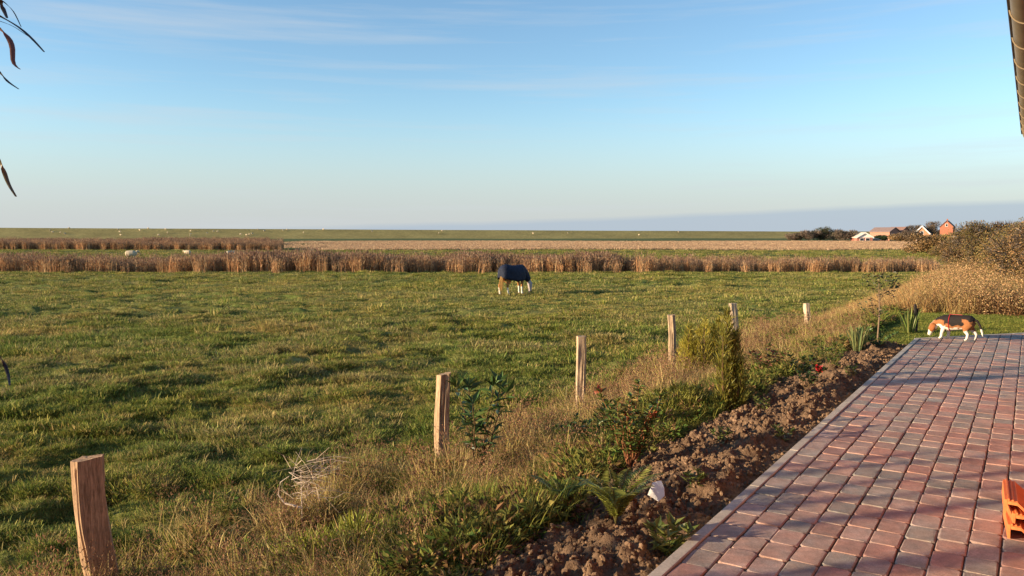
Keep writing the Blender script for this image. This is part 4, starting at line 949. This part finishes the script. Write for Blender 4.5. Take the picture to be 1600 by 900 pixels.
p = pix(205, 405, z=PAST + .1); p.z = gz(p.x, p.y); put_sheep(sp, p, .1, 1.05, 'cream sheep standing broadside just behind the rust brown reeds', 'sheep behind the reeds')
def cp(o): c = o.copy(); COL.objects.link(c); return c
o = cp(sp); p = pix(360, 405, z=PAST + .1); p.z = gz(p.x, p.y); put_sheep(o, p, 1.2, 1.0, 'cream sheep seen end on just behind the rust brown reeds', 'sheep behind the reeds')
o = cp(sp); p = pix(293, 401, z=PAST); p.z = gz(p.x, p.y); put_sheep(o, p, 2.9, .8, 'smaller sheep mostly hidden by reed tops between two cream sheep', 'sheep behind the reeds')
A_, u_, n_ = DIKE
spots = [(80, .75), (84, .55), (96, .5), (103, .35), (110, .98), (186, .9), (189, .6), (190, .2), (220, .8), (233, .98), (260, .9), (249, .2), (263, .5), (299, .75), (299, .35), (298, .15), (325, .45), (335, .7), (341, .68), (377, .3), (386, .22), (391, .3), (395, .4), (404, .95), (414, .75), (443, .85), (475, .6), (582, .75), (686, .55), (691, .85), (833, .5), (887, .6), (998, .25), (1060, .8), (450, .92), (506, .95)]
for (px, f) in spots:
    # where the line of sight crosses the dike's landward face, f of the way up
    dx = (px - 800) / FPX; off = 28 - 25.0 * f; B0 = A_ + n_ * off; k = (dx * B0[1] - B0[0]) / (u_[0] - dx * u_[1]); q = B0 + u_ * k
    z = np.interp(off, [0, 2.5, 8, 30], [5.0, 4.85, 3.4, -.6]); z = z * dike_crest(k) / 5 if z > 0 else z; o = cp(sp)
    put_sheep(o, Vector((q[0], q[1], z - .05)), rnd.uniform(0, 6.28), rnd.uniform(.95, 1.25), 'tiny pale sheep grazing on the grassy sea dike', 'sheep grazing on the dike')

# ------------------------------------------------------------------ trees and bushes
def tree(name, label, cat, p, rx, h, trunk_h, N, leaf, cols, twig=(.10, .075, .055), limbs=14, group=None, lobes=9, twigs=0, ry=None):
    root = empty(name, p); tb = MB(); cb = MB(); ry = ry or rx
    top = h - trunk_h; tb.tube([(0, 0, -.2), (.02 * h, 0, trunk_h * .6), (0, 0, trunk_h + top * .5)], [.035 * h * .6, .028 * h * .6, .008 * h], 7, twig)
    cen = []
    for i in range(lobes):
        a = rnd.uniform(0, 6.28); q = rnd.uniform(.15, .72); zc = trunk_h + top * rnd.uniform(.18, .8)
        cen.append((rx * q * math.cos(a), ry * q * math.sin(a), zc, rnd.uniform(.32, .5)))
    cen = np.array(cen)
    for i in range(limbs):
        c = cen[i % lobes]; e = c[:3] + rng.normal(0, .18, 3) * np.array([rx, ry, top * .4]); s_ = np.array([0, 0, trunk_h * rnd.uniform(.3, 1)])
        tb.tube([s_, (s_ + e) / 2 + np.array([0, 0, -.05 * h]), e], [.014 * h * .6, .009 * h * .6, .003 * h], 5, twig)
    i = rng.integers(0, lobes, N); dirs = rng.normal(size=(N, 3)); dirs /= np.linalg.norm(dirs, axis=1)[:, None]
    q = rng.uniform(.25, 1.05, N) ** .6; pos = cen[i, :3] + dirs * (q * cen[i, 3])[:, None] * np.array([rx, ry, top * .62]); ok = pos[:, 2] > trunk_h * .35; pos = pos[ok]; dirs = dirs[ok]; n = len(pos)
    tone = pal(cols, n, .18) * (.8 + .4 * (i[ok] % 3) / 2)[:, None]
    cb.leaves(pos, dirs * .6 + rng.normal(size=(n, 3)) + np.array([0, 0, .25]), leaf * rng.uniform(.6, 1.3, n), leaf * .5, tone)
    if twigs:
        j = rng.integers(0, lobes, twigs); d2 = rng.normal(size=(twigs, 3)) + np.array([0, 0, .5]); d2 /= np.linalg.norm(d2, axis=1)[:, None]
        cb.leaves(cen[j, :3] + d2 * (.4 * cen[j, 3])[:, None] * np.array([rx, ry, top * .62]), d2 + rng.normal(0, .25, (twigs, 3)), .55 * cen[j, 3] * min(rx, top), .012 * h * .5 + .006, pal([twig, tuple(1.5 * v for v in twig)], twigs, .2), 0)
    tb.build('trunk', M_twig, root); cb.build('crown', M_leaf, root)
    return tag(root, label, cat, group)
BR = [(.26, .155, .065), (.2, .135, .05), (.32, .19, .08), (.15, .11, .04), (.28, .15, .06)]
OL = [(.17, .14, .04), (.22, .16, .05), (.13, .115, .035), (.28, .17, .06)]
def px_at(px, d): return (px - 800) / FPX * d
# hedge on the bank, near to far
for (px, d, zt, rx, cols, lab) in (
    (1655, 19, 2.0, 1.6, BR, 'big brown twiggy hedge bush at the lawn corner past the dog'),
    (1602, 22.5, 1.95, 1.35, OL, 'olive brown hedge bush rising from tawny grass behind the dog'),
    (1562, 27, 2.15, 1.5, OL, 'tallest rounded olive hedge bush on the dry grass bank'),
    (1528, 31, 1.75, 1.4, BR, 'russet twiggy hedge bush on the bank next to the tallest one'),
    (1590, 33, 2.1, 1.8, BR, 'brown hedge bush closing the gap behind the tallest olive bush'),
    (1508, 38, 1.15, 1.5, OL, 'low olive scrub bush where the bank begins to fall')):
    x = px_at(px, d); g = gz(x, d); tree('hedge_bush', lab, 'bush', Vector((x, d, g)), rx, zt - g, .25, 13000, .062, cols, limbs=26, group='bushes on the bank', lobes=14, twigs=2600)
for (px, d, zt, rx, cols, lab) in (
    (1455, 92, 1.5, 3.2, [(.2, .12, .05), (.25, .15, .06), (.15, .1, .04)], 'low rusty bush at the left end of the distant hedge'),
    (1478, 96, 2.0, 3.4, BR, 'rusty brown bush in the middle of the distant hedge'),
    (1500, 90, 1.9, 3.0, OL, 'olive bush in the distant hedge under the brick tower'),
    (1520, 84, 1.8, 3.0, BR, 'brown bush at the right end of the distant hedge')):
    x = px_at(px, d); g = gz(x, d); tree('hedge_bush', lab, 'bush', Vector((x, d, g)), rx, zt - g, .3, 3500, .3, cols, limbs=12, group='bushes of the distant hedge', lobes=12, twigs=300)
GREY = [(.17, .12, .085), (.13, .095, .07), (.2, .14, .1), (.1, .09, .05)]
for (px, d, zt, rx, cols, lab) in (
    (1243, 272, 1.9, 3.5, GREY, 'small pale bare bush at the open end of the shed thicket'),
    (1262, 270, 3.1, 4.5, GREY, 'brown bare tree second from the open end of the thicket'),
    (1281, 272, 4.0, 4.0, [(.05, .07, .03), (.07, .085, .035), (.1, .09, .05)], 'dark evergreen tree in the thicket by the shed'),
    (1301, 270, 3.6, 5.0, GREY, 'wide bare brown tree beside the dark evergreen'),
    (1324, 270, 3.3, 4.5, GREY, 'bare brown tree touching the white gabled shed'),
    (1376, 275, 1.2, 2.5, [(.05, .075, .03), (.06, .08, .03)], 'low dark green bush right beside the white gabled shed'),
    (1402, 240, 1.9, 4.2, BR, 'brown bush in front of the long brick farm building'),
    (1420, 236, 2.6, 4.0, GREY, 'taller grey brown bush before the farmhouse gable'),
    (1452, 225, 1.4, 4.0, BR, 'low brown scrub hiding the foot of the black roofed house')):
    x = px_at(px, d); g = gz(x, d); tree('far_tree', lab, 'tree', Vector((x, d, g)), rx, zt - g, .5, 2200, .45, cols, limbs=10, group='trees around the far farm', lobes=12, twigs=250)
for (px, d, zt, rx, lab) in ((1428, 345, 6.2, 4.5, 'leafless tree left of the farmhouse gables'), (1446, 348, 7.3, 5.5, 'tall leafless tree behind the black roofed house'), (1462, 346, 6.6, 5.0, 'leafless tree against the brick tower gable'), (1508, 330, 4.6, 5.5, 'leafless tree right of the brick tower gable')):
    x = px_at(px, d); g = gz(x, d); tree('bare_tree', lab, 'tree', Vector((x, d, g)), rx, zt - g, 1.5, 1100, .5, GREY, limbs=16, group='bare trees behind the farm', lobes=10, twigs=900)

# ------------------------------------------------------------------ far farm buildings
def gable_house(name, label, px, d, w, l, wall_h, ridge_h, rot, wallc, roofc, trim=None, gablec=None, windows=(), chimney=None):
    x = px_at(px, d); g = gz(x, d) - .1; root = empty(name, Vector((x, d, g)), rot)
    m = MB(); hw = w / 2
    V = [(-hw, 0, 0), (hw, 0, 0), (hw, 0, wall_h), (-hw, 0, wall_h), (-hw, l, 0), (hw, l, 0), (hw, l, wall_h), (-hw, l, wall_h)]
    m.add(V, [(0, 1, 2, 3), (1, 5, 6, 2), (5, 4, 7, 6), (4, 0, 3, 7)], wallc); m.build('wall', M_brick, root)
    for yy in (0, l): gm = MB(); gm.add([(-hw, yy, wall_h), (hw, yy, wall_h), (0, yy, ridge_h)], [(0, 1, 2)], gablec or wallc); gm.build('gable', M_brick, root)
    r = MB(); oh = .3; sl = (ridge_h - wall_h) / hw; e = hw + oh; ez = wall_h - oh * sl
    top = [(-e, -oh, ez), (0, -oh, ridge_h), (e, -oh, ez), (-e, l + oh, ez), (0, l + oh, ridge_h), (e, l + oh, ez)]
    V = [(a, b_, c + .22) for a, b_, c in top] + [(a, b_, c + .03) for a, b_, c in top]
    r.add(V, [(0, 1, 4, 3), (1, 2, 5, 4), (6, 9, 10, 7), (7, 10, 11, 8), (0, 6, 7, 1), (1, 7, 8, 2), (3, 4, 10, 9), (4, 5, 11, 10), (0, 3, 9, 6), (2, 8, 11, 5)], roofc); ro = r.build('roof', M_brick, root)
    if trim:
        for sg in (-1, 1):
            t = MB(); a = np.array((sg * e, -oh - .03, ez + .1)); c = np.array((0, -oh - .03, ridge_h + .1)); t.add([a + (0, 0, .2), c + (0, 0, .2), c - (0, 0, .25), a - (0, 0, .25), a + (0, -.06, .2), c + (0, -.06, .2), c + (0, -.06, -.25), a + (0, -.06, -.25)], [(4, 5, 6, 7), (0, 4, 7, 3), (0, 1, 5, 4), (3, 7, 6, 2)], trim); t.build('bargeboard', M_brick, ro)
    for (wx, wz, ww, wh) in windows:
        f = MB(); f.box((wx, -.03, wz), (ww + .2, .08, wh + .2), (.75, .72, .68)); fo = f.build('window', M_brick, root); q = MB(); q.box((wx, -.075, wz), (ww, .03, wh), (.03, .035, .045)); q.build('pane', M_gloss, fo)
    if chimney: c = MB(); c.box((0, chimney, ridge_h + .35), (.5, .5, 1.0), (.3, .12, .08)); c.build('chimney', M_brick, ro)
    return tag(root, label, 'building')
gable_house('shed', 'small red shed with a white gable beside the bare thicket', 1350, 262, 5.0, 7, 1.5, 3.0, -.12, (.38, .16, .12), (.55, .49, .41), gablec=(.8, .76, .68), trim=(.8, .77, .7), windows=((-.9, .85, 1.1, .8), (.9, .85, 1.1, .8)))
gable_house('lean_to', 'low pale lean-to roof tucked against the shed', 1366, 266, 3.0, 3, .7, 1.15, .05, (.4, .3, .25), (.6, .57, .52))
gable_house('farmhouse', 'black roofed farmhouse with white bargeboards on its gable', 1439, 290, 5.4, 10, 2.6, 5.5, -.55, (.36, .2, .12), (.02, .022, .03), trim=(.85, .83, .8), windows=((0, 3.2, .9, 1.0),))
gable_house('farm_building', 'long low brick farm building with a grey tiled roof', 1397, 318, 6.5, 9, 3.6, 5.2, .5, (.36, .18, .13), (.22, .16, .15), windows=((-1.6, 2.2, .9, 1.1), (1.6, 2.2, .9, 1.1)))
gable_house('farm_building', 'second brick farm roof next to the long low building', 1414, 322, 5.5, 8, 3.2, 5.4, .3, (.42, .18, .11), (.2, .12, .1))
gable_house('brick_tower_house', 'tall orange brick gable standing above the bare trees', 1477, 320, 4.6, 8, 5.6, 7.9, -.6, (.36, .135, .085), (.2, .12, .1), windows=((0, 6.2, .7, .9),), chimney=2.0)
for (px, py, d, h, lab) in ((1431, 377, 150, 1.9, 'pale thin marker post at the foot of the farmhouse scrub'), (1520, 380, 75, 1.8, 'pale thin marker post in the distant hedge')):
    x = px_at(px, d); g = gz(x, d); b = MB(); b.tube([(0, 0, -.1), (.01, 0, h * .5), (.03, 0, h), (.03, 0, h + .03)], [.09, .085, .08, .04], 7, (.6, .5, .4)); tag(b.build('marker_post', M_wood, loc=(x, d, g)), lab, 'post')

# ------------------------------------------------------------------ added willow stools, unseen left of the view: assumed casters of the terrace shade streaks
def rods(x, y, n, h0, h1, lab):
    g = gz(x, y); root = empty('added_willow', Vector((x, y, g))); lf = MB(); st_ = MB(); st_.tube([(0, 0, -.1), (.01, 0, .12), (0, 0, .2)], [.12, .11, .06], 8, (.12, .09, .06)); st_.build('stump', M_twig, root)
    for i in range(n):
        a = rnd.uniform(0, 6.28); o_ = rnd.uniform(.1, .45); h = rnd.uniform(h0, h1) - g; k = np.linspace(0, 1, 9)
        P = np.stack([.05 * math.cos(a) + o_ * k ** .7 * math.cos(a), .05 * math.sin(a) + o_ * k ** .7 * math.sin(a), .1 + h * k], 1) + rng.normal(0, .012, (9, 3))
        b = MB(); b.tube(P, np.linspace(.028, .011, 9), 6, (.16, .11, .06))
        b.build('rod', M_twig, root); q = rng.uniform(.4, 1, 130); pos = np.stack([np.interp(q, k, P[:, c]) for c in range(3)], 1); lf.leaves(pos, rosette_dirs(130, (.2, 1.2)), .1, .03, pal(OL, 130))
    lf.build('foliage', M_leaf, root); tag(root, lab, 'willow', 'unseen willows added to shade the terrace')
rods(-6.2, 1.2, 4, 1.7, 2.3, 'added unseen willow stool with upright rods closest to the tall reed plant')
rods(-5.5, 2.4, 5, 1.6, 2.3, 'added unseen willow stool with upright rods second from the tall reed plant')
rods(-5.6, 3.3, 4, 1.6, 2.4, 'added unseen willow stool with upright rods third from the tall reed plant')
rods(-6.5, 6.3, 5, 1.9, 2.8, 'added unseen willow stool farthest from the tall reed plant')
